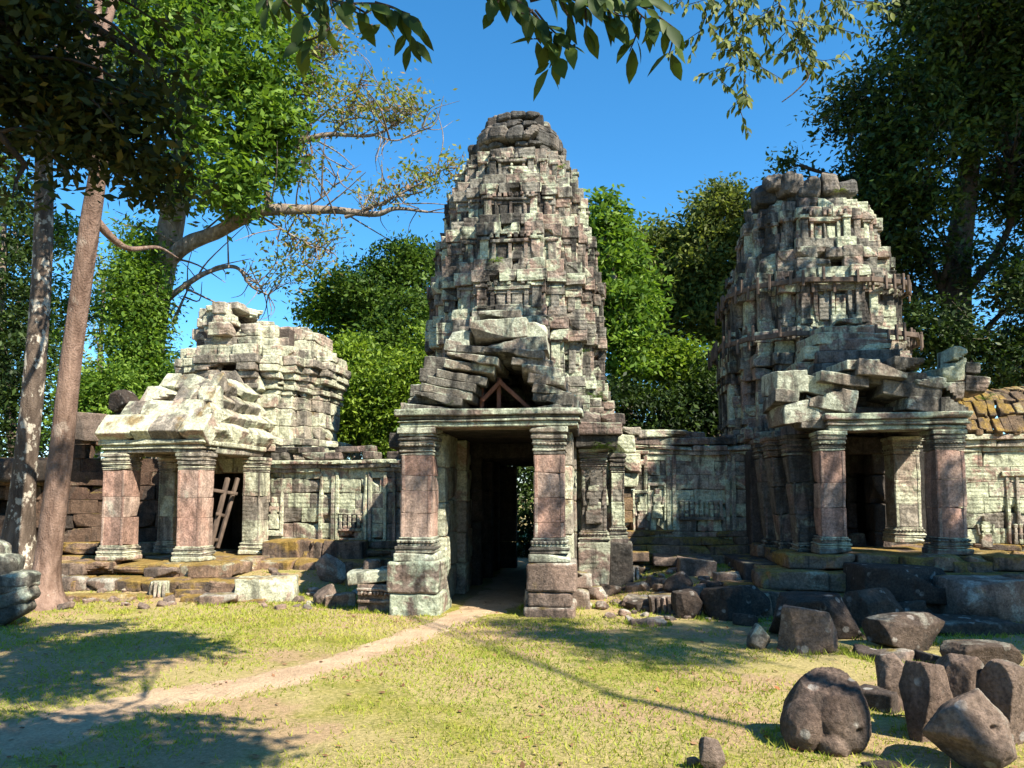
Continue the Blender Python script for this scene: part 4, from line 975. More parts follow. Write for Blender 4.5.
_cs = {}
def boulder(p, radii, label, mat='rock', seed=0, planes=12, rz=0.0, n=26, cuts=(), noise=0.05, name='boulder', cat='boulder', sink=0.2, soft=0.028, bumps=(), holes=()):
    """faceted rock: rounded intersection of half-spaces, plus lobes (bumps) and hollows"""
    T, Q = template(n); U = T / (n - 1) * 2.0 - 1; U = np.tan(U * math.pi / 4 * 0.999); U = U / np.linalg.norm(U, axis=1)[:, None]
    planes = planes * 2; n = max(n, 34); r = np.random.default_rng(seed); N = r.normal(size=(planes, 3)); N /= np.linalg.norm(N, axis=1)[:, None]; D = r.uniform(0.72, 1.0, planes)
    if len(cuts): N = np.concatenate([N, np.array([c[:3] for c in cuts], float)]); N = N / np.linalg.norm(N, axis=1)[:, None]; D = np.concatenate([D, [c[3] for c in cuts]])
    dots = U @ N.T; rr = np.where(dots > 1e-3, D / np.maximum(dots, 1e-3), 50)
    rad = -soft * np.log(np.sum(np.exp(-np.minimum(rr, 6) / soft), 1)); rad = np.minimum(rad, 1.25)
    for (c, s_) in bumps:                                                      # lobes: spheres seen from the middle
        c = np.array(c, float); b = U @ c; disc = b * b - (c @ c - s_ * s_); hit = (disc > 0)
        t = np.where(hit, b + np.sqrt(np.maximum(disc, 0)), 0); k = 0.06
        rad = np.where(t > 0, np.maximum(rad, t) + 0 * k, rad)
    for (d_, s_, dp) in holes:
        d_ = np.array(d_, float) / np.linalg.norm(d_); a = np.arccos(np.clip(U @ d_, -1, 1)); rad = rad - dp * np.exp(-(a / s_) ** 4)
    P = U * rad[:, None]
    off = (fbm(P * 2.2 + seed * 3.3, 4, seed) - 0.5) * 2 * noise * 1.2 + (fbm(P * 9 + seed, 4, seed + 3) - 0.5) * noise * 1.2
    P = P * (1 + off[:, None]) * np.array(radii)[None]
    P[:, 2] -= P[:, 2].min() + sink * radii[2] * 0.5
    o = build(name, P, [Q], M[mat], None, np.full(len(P), r.random()), loc=tuple(p)); o.rotation_euler = (0, 0, rz); return tag(o, label, cat)
def broken(px0, px1, pyb, hpx, label, seed, deep=0.9, yaw=0.5, **k):
    r = np.random.default_rng(seed); c, s_ = math.cos(yaw), math.sin(yaw); j = lambda: r.normal(0, 0.16)
    cuts = [(c, s_, j(), 0.82), (-c, -s_, j(), 0.80), (-s_, c, j(), 0.80), (s_, -c, j(), 0.78), (j(), j(), 1, 0.88), (j(), j(), -1, 0.95)]
    return boulder_px(px0, px1, pyb, hpx, label, seed=seed, planes=4, n=44, cuts=cuts, soft=0.014, noise=0.035, deep=deep, sink=0.5, **k)
def boulder_px(px0, px1, pyb, hpx, label, deep=0.8, **k):
    p = gp((px0 + px1) / 2, pyb); w = (px1 - px0) / FPX * p.y / 2 * 0.86; h = hpx / FPX * p.y / 2 * 0.86
    p.y += w * deep * 0.9; p.z = tz(p.x, p.y)
    return boulder(p, (w * 1.08, w * deep, h * 1.12), label, **k)

# left side
block(235, 293, 602, 25, 0.42, 'long pale squared block lying on the grass before the flat-topped tower', 'pale', rz=0.10)
block(199, 234, 605, 11, 0.40, 'thin flat stone beside the left end of the long pale block', 'rubble', rz=0.15)
block(150, 166, 597, 17, 0.25, 'small moulded stone end lying below the low porch', 'pale', rz=0.2, carve='ribs')
block(142, 176, 578, 10, 0.3, 'flat slab on the edge of the mossy platform in front of the low porch', 'rubble', Y=12.2, rz=-0.1)
block(58, 84, 592, 17, 0.4, 'rounded moulded stone next to the foot of the reddish trunk', 'rubble', rz=0.1, bev=0.08)
block(84, 112, 592, 15, 0.4, 'moulded stone between the reddish trunk and the low porch steps', 'rubble', rz=-0.1, bev=0.07)
block(60, 128, 602, 8, 0.4, 'long low kerb-like stone in front of the two moulded stones', 'mossy', rz=0.03)
block(176, 206, 597, 9, 0.3, 'low brown stone half buried before the low porch', 'mossy', rz=0.25)
boulder_px(314, 346, 584, 30, 'pointed dark stone standing on the grass left of the gate', seed=31, planes=9, mat='rubble', deep=0.6, cuts=((0.8, -0.3, 0.6, 0.55),))
boulder_px(310, 336, 606, 22, 'leaning wedge stone left of the gate, nearest to the beaded pedestal', seed=32, planes=8, mat='rubble', deep=0.7, cuts=((-0.5, -0.3, 0.8, 0.45),))
block(326, 356, 607, 14, 0.35, 'low angular stone between the wedge stone and the beaded pedestal', 'rubble', rz=0.25, ry=-0.08)
block(357, 391, 612, 29, 0.6, 'carved pedestal block with a row of beads left of the gate', 'rubble', rz=-0.05, carve='bead', bev=0.015)
block(346, 392, 583, 12, 0.6, 'thick slab resting on top of the beaded pedestal', 'slab', Y=gp(374, 612).y + 0.03, rz=0.05, ry=-0.10)
block(362, 378, 571, 12, 0.3, 'small rounded stone on the slab left of the gate', 'rubble', Y=gp(374, 612).y + 0.35, bev=0.08)
# right of the gate
block(526, 560, 611, 22, 0.4, 'square stone on the grass directly under the right gate pillar', 'rubble', rz=0.04)
block(562, 589, 609, 20, 0.4, 'tub-shaped stone just right of the gate pillar foot', 'rubble', rz=-0.10, bev=0.05)
block(566, 592, 588, 14, 0.4, 'brown stone stacked behind the tub-shaped stone', 'rubble', Y=11.0, rz=0.2, ry=0.06)
block(588, 608, 600, 14, 0.3, 'low stone right of the tub-shaped stone', 'rubble', rz=0.3)
broken(585, 624, 585, 28, 'rough brown block on the rise right of the gate', 88, deep=0.62, yaw=0.30, mat='rubble', name='stone_block', cat='stone block')
block(613, 640, 583, 18, 0.45, 'block with a groove next to the carved side bay', 'rubble', rz=-0.1, carve='ribs')
block(573, 604, 562, 14, 0.4, 'upper stone close to the carved pilaster foot', 'rubble', Y=12.2, rz=0.1)
block(610, 650, 562, 10, 0.4, 'flat mossy stone at the foot of the carved figures wall', 'mossy', Y=12.7, rz=0.05)
block(655, 714, 566, 10, 0.6, 'wide flat slab high on the slope below the figures wall', 'rubble', Y=12.4, rz=-0.12)
block(680, 716, 578, 18, 0.5, 'brown block under the wide flat slab', 'rubble', Y=12.0, rz=-0.1, ry=0.08)
boulder_px(662, 702, 598, 24, 'dark rounded hump of stone on the slope', seed=41, planes=8, mat='darkrock', soft=0.12, deep=0.7)
block(622, 656, 606, 9, 0.45, 'thin ribbed slab lying flat in the grass', 'rubble', rz=-0.35, carve='ribs', ry=0.08)
block(650, 682, 613, 19, 0.4, 'reddish fluted block with vertical ribs', 'rubble', rz=-0.05, carve='ribs')
block(636, 654, 612, 12, 0.3, 'small dark wedge left of the fluted block', 'darkrock', rz=0.4, ry=-0.2)
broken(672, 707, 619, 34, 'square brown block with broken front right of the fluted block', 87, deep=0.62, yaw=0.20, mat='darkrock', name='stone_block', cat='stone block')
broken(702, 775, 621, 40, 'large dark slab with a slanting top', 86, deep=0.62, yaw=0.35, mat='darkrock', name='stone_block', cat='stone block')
block(738, 790, 600, 14, 0.5, 'dark flat slab behind the slanting slab', 'darkrock', rz=0.1, ry=0.06)
block(631, 668, 626, 8, 0.3, 'small flat brown stone alone in the grass', 'rubble', rz=0.05, bev=0.05)
block(708, 728, 592, 12, 0.3, 'small round-edged stone behind the square brown block', 'darkrock', rz=0.3, bev=0.06)
boulder_px(748, 776, 650, 32, 'grey-green conical stone stump in the grass', seed=43, planes=7, mat='slab', deep=0.7, cuts=((0.7, 0, 0.6, 0.5), (-0.7, 0, 0.65, 0.55)))
broken(779, 849, 654, 49, 'squat angular block in front of the dark heap, right of the conical stump', 81, deep=0.62, yaw=-0.35, mat='rock', name='stone_block', cat='stone block')
block(858, 884, 659, 9, 0.3, 'small flat stone in the grass behind the carved torso', 'rock', rz=-0.3, ry=0.15)
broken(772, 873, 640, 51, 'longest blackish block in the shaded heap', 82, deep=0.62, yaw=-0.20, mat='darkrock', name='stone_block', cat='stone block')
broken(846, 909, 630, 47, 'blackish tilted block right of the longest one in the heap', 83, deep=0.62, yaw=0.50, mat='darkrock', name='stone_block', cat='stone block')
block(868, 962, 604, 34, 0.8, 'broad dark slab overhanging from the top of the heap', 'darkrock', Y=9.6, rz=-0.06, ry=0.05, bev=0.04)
block(900, 930, 636, 34, 0.5, 'upright stone carrying the broad overhanging slab', 'darkrock', Y=9.5, rz=0.1, ry=-0.08)
block(968, 1040, 624, 42, 0.7, 'pale squared block at the right edge below the porch platform', 'rubble', Y=9.2, rz=0.04)
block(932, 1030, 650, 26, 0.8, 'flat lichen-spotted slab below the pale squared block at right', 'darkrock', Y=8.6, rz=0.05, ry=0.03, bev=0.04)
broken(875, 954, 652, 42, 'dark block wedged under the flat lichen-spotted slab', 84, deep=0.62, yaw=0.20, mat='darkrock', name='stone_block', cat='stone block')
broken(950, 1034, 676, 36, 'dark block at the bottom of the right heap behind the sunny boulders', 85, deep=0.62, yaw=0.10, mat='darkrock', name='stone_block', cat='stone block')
block(955, 1000, 580, 18, 0.5, 'reddish ledge stone below the strapped tower porch', 'mossy', Y=10.4, rz=0.05)
boulder_px(1012, 1042, 574, 22, 'small orange sunlit rock at the right edge', seed=45, mat='roofmoss', deep=0.7)
block(800, 868, 596, 22, 0.6, 'mossy block half buried in front of the leaning pilasters', 'darkrock', rz=-0.1, ry=0.05)
block(776, 812, 580, 14, 0.5, 'mossy stone at the foot of the leaning pilasters', 'mossy', rz=0.2)

for i, (x, y, w, h) in enumerate(((612, 596, 20, 12), (634, 592, 18, 10), (690, 600, 24, 14), (720, 612, 20, 12), (744, 626, 22, 12), (730, 584, 26, 13), (756, 592, 22, 12), (700, 570, 22, 10), (772, 606, 26, 14), (812, 616, 30, 14), (870, 622, 26, 14), (930, 622, 24, 14), (908, 664, 30, 12), (945, 668, 30, 12), (840, 606, 26, 12), (640, 574, 22, 10), (660, 586, 20, 10))):
    block(x - w / 2, x + w / 2, y, h, w / FPX * 9 * random.uniform(0.7, 1.1), 'small squared stone lying loose among the larger fallen blocks right of the gate', random.choice(['darkrock', 'rubble', 'darkrock']), rz=random.uniform(-0.6, 0.6), rx=random.gauss(0, 0.12), ry=random.gauss(0, 0.12), group='small loose stones right of the gate', n=7)
# foreground
def torso_stone(p, sc, label):
    T, Q = template(44); U = T / 43 * 2.0 - 1; U = np.tan(U * math.pi / 4 * 0.999); U = U / np.linalg.norm(U, axis=1)[:, None]
    hit = []
    for c, r_e in (((0.05, 0.05, -0.10), (0.90, 0.80, 0.90)), ((-0.50, -0.22, -0.36), (0.46, 0.60, 0.60)), ((0.26, -0.40, -0.12), (0.66, 0.60, 0.86)), ((0.00, -0.62, -0.66), (0.34, 0.34, 0.32))):
        c = np.array(c) / r_e; u = U / np.array(r_e); A = (u * u).sum(1); Bq = (u @ c); Cq = c @ c - 1; disc = np.maximum(Bq * Bq - A * Cq, 0); hit.append((Bq + np.sqrt(disc)) / A * (Bq * Bq - A * Cq > 0))
    rad = np.max(np.array(hit), 0)
    top = (0.50 + 0.06 * U[:, 0]) / np.maximum(U @ np.array((-0.05, -0.26, 0.96)), 1e-3); top = np.where(top > 0, top, 9)
    cut = rad > top; rad = np.minimum(rad, top); P = U * rad[:, None]
    rough_ = fbm(P * 7, 4, 77) - 0.5
    crater = np.exp(-(((P[:, 0] - 0.12) / 0.42) ** 2 + ((P[:, 1] + 0.48) / 0.28) ** 2 + ((P[:, 2] - 0.50) / 0.20) ** 2) ** 2)
    P = P * (1 + (0.06 * rough_ + 0.05 * (fbm(P * 2.6, 2, 83) - 0.5) + 0.55 * crater * (fbm(P * 8, 3, 79) - 0.66))[:, None])
    hole = np.exp(-((((P - np.array((0.47, -0.92, -0.38))) ** 2).sum(1)) / 0.0055)); P = P * (1 - 0.16 * hole[:, None])
    tp = 1.10 - 0.30 * np.clip((P[:, 2] + 0.75) / 1.25, 0, 1) ** 1.3; P[:, :2] *= tp[:, None]; P[:, 0] += 0.20 * np.clip(P[:, 2] + 0.2, 0, 1); P[:, 2] += np.where(cut, 0.16 * (fbm(P * 5.5, 3, 81) - 0.55), 0)
    P = P * np.array(sc); P[:, 2] -= P[:, 2].min() + 0.05
    return tag(build('carved_torso', P, [Q], M['rock'], None, np.full(len(P), 0.4), loc=tuple(p)), label, 'carved stone')
pf = gp(836, 757); torso_stone((pf.x + 0.02, pf.y + 0.26, tz(pf.x, pf.y + 0.26)), (0.28, 0.27, 0.31), 'rounded headless carved torso stone with a broken top in the foreground')
boulder_px(882, 926, 702, 50, 'small upright boulder at the left end of the sunny boulder row', seed=52, planes=8, deep=0.9, cuts=((0.6, -0.2, 0.6, 0.6), (-0.7, -0.4, 0.4, 0.8)))
broken(912, 964, 744, 92, 'tall split block with dark left face in the sunny boulder row', 71, yaw=0.50)
broken(938, 1004, 740, 100, 'upright faceted block with one sunlit side in the middle of the sunny boulder row', 74, yaw=0.75)
boulder_px(940, 1032, 778, 74, 'low foreground boulder with a round hole, nearest of the sunny boulder row', seed=54, planes=8, n=34, deep=0.75, cuts=((0.8, -0.5, 0.2, 0.9), (-0.8, -0.5, 0.3, 0.8)), holes=(((0.40, -0.88, 0.15), 0.12, 0.25),))
broken(990, 1054, 746, 96, 'block cut off by the right edge of the photo, last of the sunny row', 78, yaw=0.45)
block(884, 914, 712, 22, 0.3, 'small dark block at the left foot of the sunny boulder row', 'rock', rz=0.7, n=9, chip=1.2)
boulder_px(700, 727, 775, 34, 'small grey stone poking up at the bottom edge', seed=57, planes=8, mat='rubble', deep=0.7)
boulder_px(686, 700, 768, 9, 'pebble left of the small grey stone at the bottom edge', seed=58, planes=8, mat='rubble')
boulder_px(870, 905, 772, 7, 'flat half-buried stone below the carved torso', seed=59, planes=8, mat='darkrock')

# curved carved fragment at the left edge: one thing, stacked coils
pc = gp(8, 628)
serp = tag(empty('carved_fragment', tuple(pc)), 'curved carved stone fragment in stacked coils at the left edge', 'carved stone')
B = Blocks(n=13, smooth=True, bev=0.12, amp=0.010, amp2=0.03, chip=0.3, seed=61)
for (x, z, w, h, tl) in ((0.02, 0.14, 0.42, 0.13, -0.50), (0.14, 0.36, 0.34, 0.12, -0.42), (0.02, 0.52, 0.42, 0.10, -0.25), (0.16, 0.66, 0.28, 0.12, 0.10), (-0.08, 0.86, 0.25, 0.16, 0.15), (-0.25, 1.02, 0.22, 0.18, 0.0)):
    B.add((x * 0.8 - 0.22, 0.25, z * 0.86), (w * 0.8, 0.2, h * 0.86), ry=tl, rz=0.1)
B.build('coil', M['slab'], serp)
block(-20, 34, 482, 24, 1.0, 'rounded dark stone on top of the broken wall at the left edge', 'darkrock', Y=15.3, bev=0.12)
boulder(at(124, 413, 15.6) , (0.30, 0.30, 0.26), 'dark round boulder perched behind the low porch roof', 'darkrock', seed=63, planes=9)
block(66, 104, 440, 28, 0.6, 'pale leaning wall block left of the low porch roof', 'rubble', Y=15.4, ry=0.1)
block(100, 142, 428, 18, 0.7, 'dark block under the perched round boulder', 'dim', Y=15.3, ry=-0.1)

# scattered chips of stone along the ruins
B = Blocks(n=5, bev=0.03, amp=0.012, amp2=0.03, chip=0.9, seed=65)
for i in range(230):
    x = random.choice([random.uniform(-8.5, -2), random.uniform(1.1, 4.6), random.uniform(1.1, 7)]); y = random.uniform(10.6, 13) if x < 0 else random.uniform(9.6, 13.0)
    s_ = random.uniform(0.02, 0.085); B.add((x, y, tz(x, y) + s_ * 0.3), (s_ * random.uniform(0.8, 1.6), s_, s_ * 0.7), rz=random.random() * 3, rx=random.gauss(0, .3), ry=random.gauss(0, .3))
o = B.build('rubble', M['rubble']); o['kind'] = 'stuff'

# ================================================================== GRASS AND LITTER
ng = 170000
yy = rng.uniform(2.0, 14.5, ng); xx = rng.uniform(-1, 1, ng) * (0.85 * yy + 1.5)
dens = n2(xx, yy, 0.55, 31) * 0.7 + n2(xx, yy, 2.4, 33) * 0.5
keep = (dens + rng.normal(0, 0.07, ng) > 0.58) & (path_dist(xx, yy) > rng.normal(-0.02, 0.08, ng)) & ~((np.abs(xx + 0.3) < 0.7) & (yy > 10.2))
keep &= (yy < 11.2) | (np.abs(xx) > 1.0)
xx, yy = xx[keep], yy[keep]; k = len(xx); zz = terrain(xx, yy)
hh = rng.uniform(0.012, 0.035, k) * (0.8 + 0.03 * yy) * (0.7 + 0.9 * n2(xx, yy, 1.2, 35)); ww = (0.0022 + 0.0007 * yy) * rng.uniform(0.7, 1.3, k)
a = rng.uniform(0, 6.283, k); le = rng.normal(0, 0.7, (k, 2)) * hh[:, None]
Vg = np.empty((k, 3, 3)); Vg[:, 0] = np.stack([xx - np.cos(a) * ww, yy - np.sin(a) * ww, zz - 0.003], -1); Vg[:, 1] = np.stack([xx + np.cos(a) * ww, yy + np.sin(a) * ww, zz - 0.003], -1)
Vg[:, 2] = np.stack([xx + le[:, 0], yy + le[:, 1], zz + hh], -1)
tn = np.clip(0.25 + 0.9 * (n2(xx, yy, 0.8, 37) - 0.3) + rng.normal(0, 0.18, k), 0, 1)
o = build('grass', Vg.reshape(-1, 3), [np.arange(k * 3).reshape(-1, 3)], M['grass'], None, np.repeat(tn, 3)); o['kind'] = 'stuff'

def leaf_quads(C, Nn, A, L, Wd, tint, fold=0.0):
    """rhombic leaves: centre, normal, long axis"""
    A = A - Nn * (A * Nn).sum(1)[:, None]; A /= np.linalg.norm(A, axis=1)[:, None] + 1e-9; S = np.cross(Nn, A)
    L = L[:, None]; Wd = Wd[:, None]
    V = np.stack([C - A * L * 0.5, C + S * Wd * 0.5 - A * L * 0.06, C + A * L * 0.5, C - S * Wd * 0.5 - A * L * 0.06], 1)
    k = len(C); return V.reshape(-1, 3), np.arange(k * 4).reshape(-1, 4), np.repeat(tint, 4)
FT = []
bpy.context.view_layer.update()
for ob in list(COL.objects):
    if ob.type == 'MESH' and ob.parent is None and ob.name.split('.')[0] in ('boulder', 'stone_block', 'carved_torso'):
        bb = [ob.matrix_world @ Vector(c) for c in ob.bound_box]; x0, x1 = min(c.x for c in bb), max(c.x for c in bb); y0, y1 = min(c.y for c in bb), max(c.y for c in bb)
        if min(c.z for c in bb) > tz((x0 + x1) / 2, (y0 + y1) / 2) + 0.03 or y0 > 11.4: continue
        kk = int(260 * (x1 - x0 + y1 - y0)); aa = rng.uniform(0, 6.283, kk); q = 0.52 + np.abs(rng.normal(0, 0.07, kk)); sq = np.maximum(np.abs(np.cos(aa)), np.abs(np.sin(aa))) ** -0.6
        FT.append(np.stack([(x0 + x1) / 2 + np.cos(aa) * (x1 - x0) * q * sq, (y0 + y1) / 2 + np.sin(aa) * (y1 - y0) * q * sq], -1))
FT = np.concatenate(FT); FT = FT[n2(FT[:, 0], FT[:, 1], 1.7, 41) > 0.42]; k = len(FT); xx, yy = FT[:, 0], FT[:, 1]; zz = terrain(xx, yy)
hh = rng.uniform(0.02, 0.075, k); ww = (0.0022 + 0.0006 * yy) * rng.uniform(0.7, 1.3, k); a = rng.uniform(0, 6.283, k); le = rng.normal(0, 0.5, (k, 2)) * hh[:, None]
Vg = np.empty((k, 3, 3)); Vg[:, 0] = np.stack([xx - np.cos(a) * ww, yy - np.sin(a) * ww, zz - 0.003], -1); Vg[:, 1] = np.stack([xx + np.cos(a) * ww, yy + np.sin(a) * ww, zz - 0.003], -1)
Vg[:, 2] = np.stack([xx + le[:, 0], yy + le[:, 1], zz + hh], -1)
o = build('tall_grass', Vg.reshape(-1, 3), [np.arange(k * 3).reshape(-1, 3)], M['grass'], None, np.repeat(np.clip(rng.normal(0.3, 0.2, k), 0, 1), 3)); o['kind'] = 'stuff'
k = 900; yy = rng.uniform(2.6, 12, k); xx = rng.uniform(-0.8, 0.8, k) * (yy + 0.5)
C = np.stack([xx, yy, terrain(xx, yy) + 0.014], -1); Nn = rng.normal(0, 0.28, (k, 3)); Nn[:, 2] = 1; Nn /= np.linalg.norm(Nn, axis=1)[:, None]
P, F, t = leaf_quads(C, Nn, rng.normal(size=(k, 3)), np.where(np.arange(k) % 7 == 0, rng.uniform(0.12, 0.3, k), rng.uniform(0.03, 0.085, k)), np.where(np.arange(k) % 7 == 0, 0.007, rng.uniform(0.015, 0.045, k)), rng.random(k))
o = build('leaf_litter', P, [F], M['leaf_dry'], None, t); o['kind'] = 'stuff'
pl_ = gp(797, 751); P, F, t = leaf_quads(np.array([[0, 0, 0.016]]), np.array([[0.1, -0.25, 0.96]]), np.array([[1.0, 0.1, 0]]), np.array([0.10]), np.array([0.055]), np.array([0.95]))
tag(build('fallen_leaf', P, [F], M['leaf_dry'], None, t, loc=tuple(pl_)), 'large reddish dead leaf on the grass left of the carved torso', 'leaf')

# ================================================================== TREES
class Tubes:
    def __init__(s): s.V = []; s.F = []; s.n = 0
    def add(s, pts, r0, r1, sides=7, smooth=5, rough=0.0, radii=None, flare=0.0):
        P = catmull(pts, smooth) if len(pts) > 2 else np.array(pts, float)
        m = len(P); rad = np.linspace(r0, r1, m) if radii is None else np.interp(np.linspace(0, 1, m), np.linspace(0, 1, len(radii)), radii)
        if flare: rad = rad * (1 + flare * np.exp(-np.linspace(0, 1, m) * 22))
        T = np.gradient(P, axis=0); T /= np.linalg.norm(T, axis=1)[:, None] + 1e-9
        ref = np.array([0.31, 0.95, 0.05]) if abs(T[0] @ np.array([0.31, 0.95, 0.05])) < 0.9 else np.array([1.0, 0, 0])
        U = np.cross(T, ref); U /= np.linalg.norm(U, axis=1)[:, None] + 1e-9; Wv = np.cross(T, U)
        a = np.arange(sides) / sides * 2 * math.pi
        D = U[:, None, :] * np.cos(a)[None, :, None] + Wv[:, None, :] * np.sin(a)[None, :, None]
        R_ = rad[:, None].repeat(sides, 1)
        if rough: R_ = R_ * (1 + rough * 2 * (fbm((P[:, None] + D * 0.6).reshape(-1, 3) * np.array([2.2, 2.2, 0.9]), 3, 5).reshape(m, sides) - 0.5))
        V = (P[:, None] + D * R_[:, :, None]).reshape(-1, 3); I = np.arange(m * sides).reshape(m, sides)
        J = np.roll(I, -1, 1); F = np.stack([I[:-1], J[:-1], J[1:], I[1:]], -1).reshape(-1, 4)
        s.V.append(V); s.F.append(F + s.n); s.n += len(V); return P
    def build(s, name, mat, parent, loc=None):
        V = np.concatenate(s.V)
        return build(name, V - (np.array(loc) if loc is not None else 0), [np.concatenate(s.F)], M[mat], parent)

def lobe(px, py, rx, ry, Y, depth=0.8):
    c = at(px, py, Y); s_ = c.y / FPX; return (np.array(c), np.array((rx * s_, (rx + ry) / 2 * s_ * depth, ry * s_)))
def clumps_in(lobes, nclump, shell=0.35, seed=0, gaps=0.0):
    r = np.random.default_rng(seed); w = np.array([np.prod(l[1]) ** 0.72 for l in lobes]); w /= w.sum(); C = []; own = []
    for i, (c, rad) in enumerate(lobes):
        k = max(3, int(nclump * w[i])); d = r.normal(size=(k, 3)); d /= np.linalg.norm(d, axis=1)[:, None]
        q = r.uniform(shell, 1, k) ** 0.6 * (0.86 + 0.28 * r.random(k)); C.append(c + d * q[:, None] * rad); own += [i] * k
    C = np.concatenate(C); own = np.array(own)
    if gaps > 0:                                                               # bare pockets between the boughs
        f = 1.1 / np.mean([l[1].mean() for l in lobes]); m = fbm(C * f + seed * 1.7, 2, seed) > np.quantile(fbm(C * f + seed * 1.7, 2, seed), gaps); C, own = C[m], own[m]
    return C, own
def foliage(C, per, cr, size, seed=0, flat=0.6, droop=0.5, aspect=0.42, spread=0.25, tmean=None):
    r = np.random.default_rng(seed); k = len(C); n = k * per
    crr = cr * r.uniform(0.6, 1.3, k)
    off = r.normal(size=(k, per, 3)) * np.array([1, 1, flat]) * 0.5 * crr[:, None, None]
    P = (C[:, None] + off).reshape(-1, 3)
    ct = r.beta(1.3, 1.5, k) if tmean is None else tmean
    t = np.clip(np.repeat(ct, per) + r.normal(0, spread * 0.6, n), 0, 1)
    Nn = r.normal(0, 0.75, (n, 3)); Nn[:, 2] += 0.8; Nn /= np.linalg.norm(Nn, axis=1)[:, None]
    A = r.normal(size=(n, 3)) + off.reshape(-1, 3) / cr * 1.2; A[:, 2] -= droop
    L = size * r.uniform(0.5, 1.5, n)
    return leaf_quads(P, Nn, A, L, L * aspect, t)
def make_tree(name, label, base, lobes, trunk, leaf, bark, nclump, per, cr, size, seed, r0=0.25, r1=0.10, twig=0.35, group=None, cat='tree', trunk_radii=None, rough=0.10, flare=0.6, droop=0.5, flat=0.6, limbs=(), shell=0.35, keep=None, sides=12, gaps=0.32):
    base = Vector(base); E = tag(empty(name, tuple(base)), label, cat, group); b = np.array(base)
    C, own = clumps_in(lobes, int(nclump * 1.2), shell, seed, gaps if keep is None else 0.0)
    if keep is not None: m = keep(C); C, own = C[m], own[m]
    tb = Tubes(); TP = tb.add([np.array(p) for p in trunk], r0, r1, sides, 8, rough, trunk_radii, flare); tb.build('trunk', bark, E, b)
    if twig > 0 or limbs:
        tb = Tubes(); r = np.random.default_rng(seed + 5); joints = []
        for (pts, ra, rb) in limbs:
            tl = Tubes(); joints.append(tl.add([np.array(p) + r.normal(0, 0.5 * ra, 3) * (0 < i_ < len(pts) - 1) for i_, p in enumerate(pts)], ra, rb, 10, 8, 0.2)); tl.build('branch', bark, E, b)
        allj = np.concatenate([TP[len(TP) // 3:]] + joints) if len(TP) > 6 else TP
        for i, (c, rad) in enumerate(lobes):
            j = allj[np.argmin(np.linalg.norm(allj - (c - [0, 0, rad[2] * 0.8]), axis=1))]
            mid = (j + c) / 2 + r.normal(0, 0.12, 3) * np.linalg.norm(c - j) * 0.5; LP = tb.add([j, mid, c], r1 * 0.75, r1 * 0.25, 6, 5, 0.1)
            ids = np.where((own == i) & (r.random(len(C)) < twig))[0]
            for q in ids[:90]:
                s_ = LP[r.integers(len(LP) // 2, len(LP))]; m_ = (s_ + C[q]) / 2 + r.normal(0, 0.10, 3) * np.linalg.norm(C[q] - s_)
                tb.add([s_, m_, C[q]], r1 * 0.20, r1 * 0.05, 4, 3)
        if tb.V: tb.build('limbs', bark, E, b)
    P, F, t = foliage(C, per, cr * 0.78, size * 1.12, seed + 1, flat, droop)
    build('crown', P - b, [F], M[leaf], E, t); return E
def straight(base, top, bend=0.2, seed=0):
    r = np.random.default_rng(seed); a, b = np.array(base, float), np.array(top, float)
    return [a, a + (b - a) * 0.33 + r.normal(0, bend, 3) * [1, 1, 0.1], a + (b - a) * 0.66 + r.normal(0, bend, 3) * [1, 1, 0.1], b]

# --- the two leaning trunks on the left, the first one carrying the dark overhanging crown
g1 = gp(40, 607); Yt = g1.y
tr1 = [tuple(g1)] + [tuple(at(a, b, y)) for a, b, y in ((48, 560, Yt), (60, 460, Yt), (74, 340, Yt - 0.1), (90, 225, Yt - 0.3), (100, 150, Yt - 0.5), (96, 60, Yt - 0.8))]
lb = [lobe(90, -90, 90, 50, Yt), lobe(20, -110, 80, 50, Yt - 0.6), lobe(150, -110, 70, 50, Yt), lobe(60, 40, 50, 40, Yt + 0.6), lobe(110, 90, 34, 30, Yt + 0.4)]
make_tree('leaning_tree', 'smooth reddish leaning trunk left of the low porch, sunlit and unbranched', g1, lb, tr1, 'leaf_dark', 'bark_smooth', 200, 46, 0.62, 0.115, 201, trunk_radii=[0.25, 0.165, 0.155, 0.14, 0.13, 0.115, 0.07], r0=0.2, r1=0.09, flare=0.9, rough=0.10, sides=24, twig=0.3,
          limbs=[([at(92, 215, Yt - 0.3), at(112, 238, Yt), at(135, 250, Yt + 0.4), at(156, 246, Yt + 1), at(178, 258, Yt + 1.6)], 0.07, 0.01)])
pb2 = at(16, 560, 13.2); pb2.z = tz(pb2.x, pb2.y)
tr2 = [tuple(pb2)] + [tuple(at(a, b, 13.2)) for a, b in ((24, 480), (34, 380), (42, 270), (44, 180), (40, 80), (20, -40))]
make_tree('mottled_tree', 'slim trunk blotched with white lichen at the left edge, behind the reddish one', pb2, [lobe(0, -40, 110, 70, 13), lobe(60, -90, 80, 60, 13.5), lobe(20, 60, 60, 50, 13.2)], tr2, 'leaf_dark', 'bark_spot', 130, 45, 0.8, 0.15, 203, trunk_radii=[0.25, 0.19, 0.175, 0.16, 0.15, 0.13, 0.08], r1=0.07, sides=16, rough=0.06)
lb = [lobe(20, 40, 95, 80, 5.0), lobe(110, 110, 75, 62, 5.2), lobe(25, 165, 75, 50, 4.9), lobe(-80, 110, 90, 120, 4.6), lobe(150, 60, 50, 50, 5.6), lobe(150, 175, 52, 36, 5.5), lobe(60, -70, 130, 60, 5.1), lobe(-150, 0, 120, 140, 4.6), lobe(60, 105, 60, 60, 5.3)]
td = (-6.2, 3.2, 0.0)
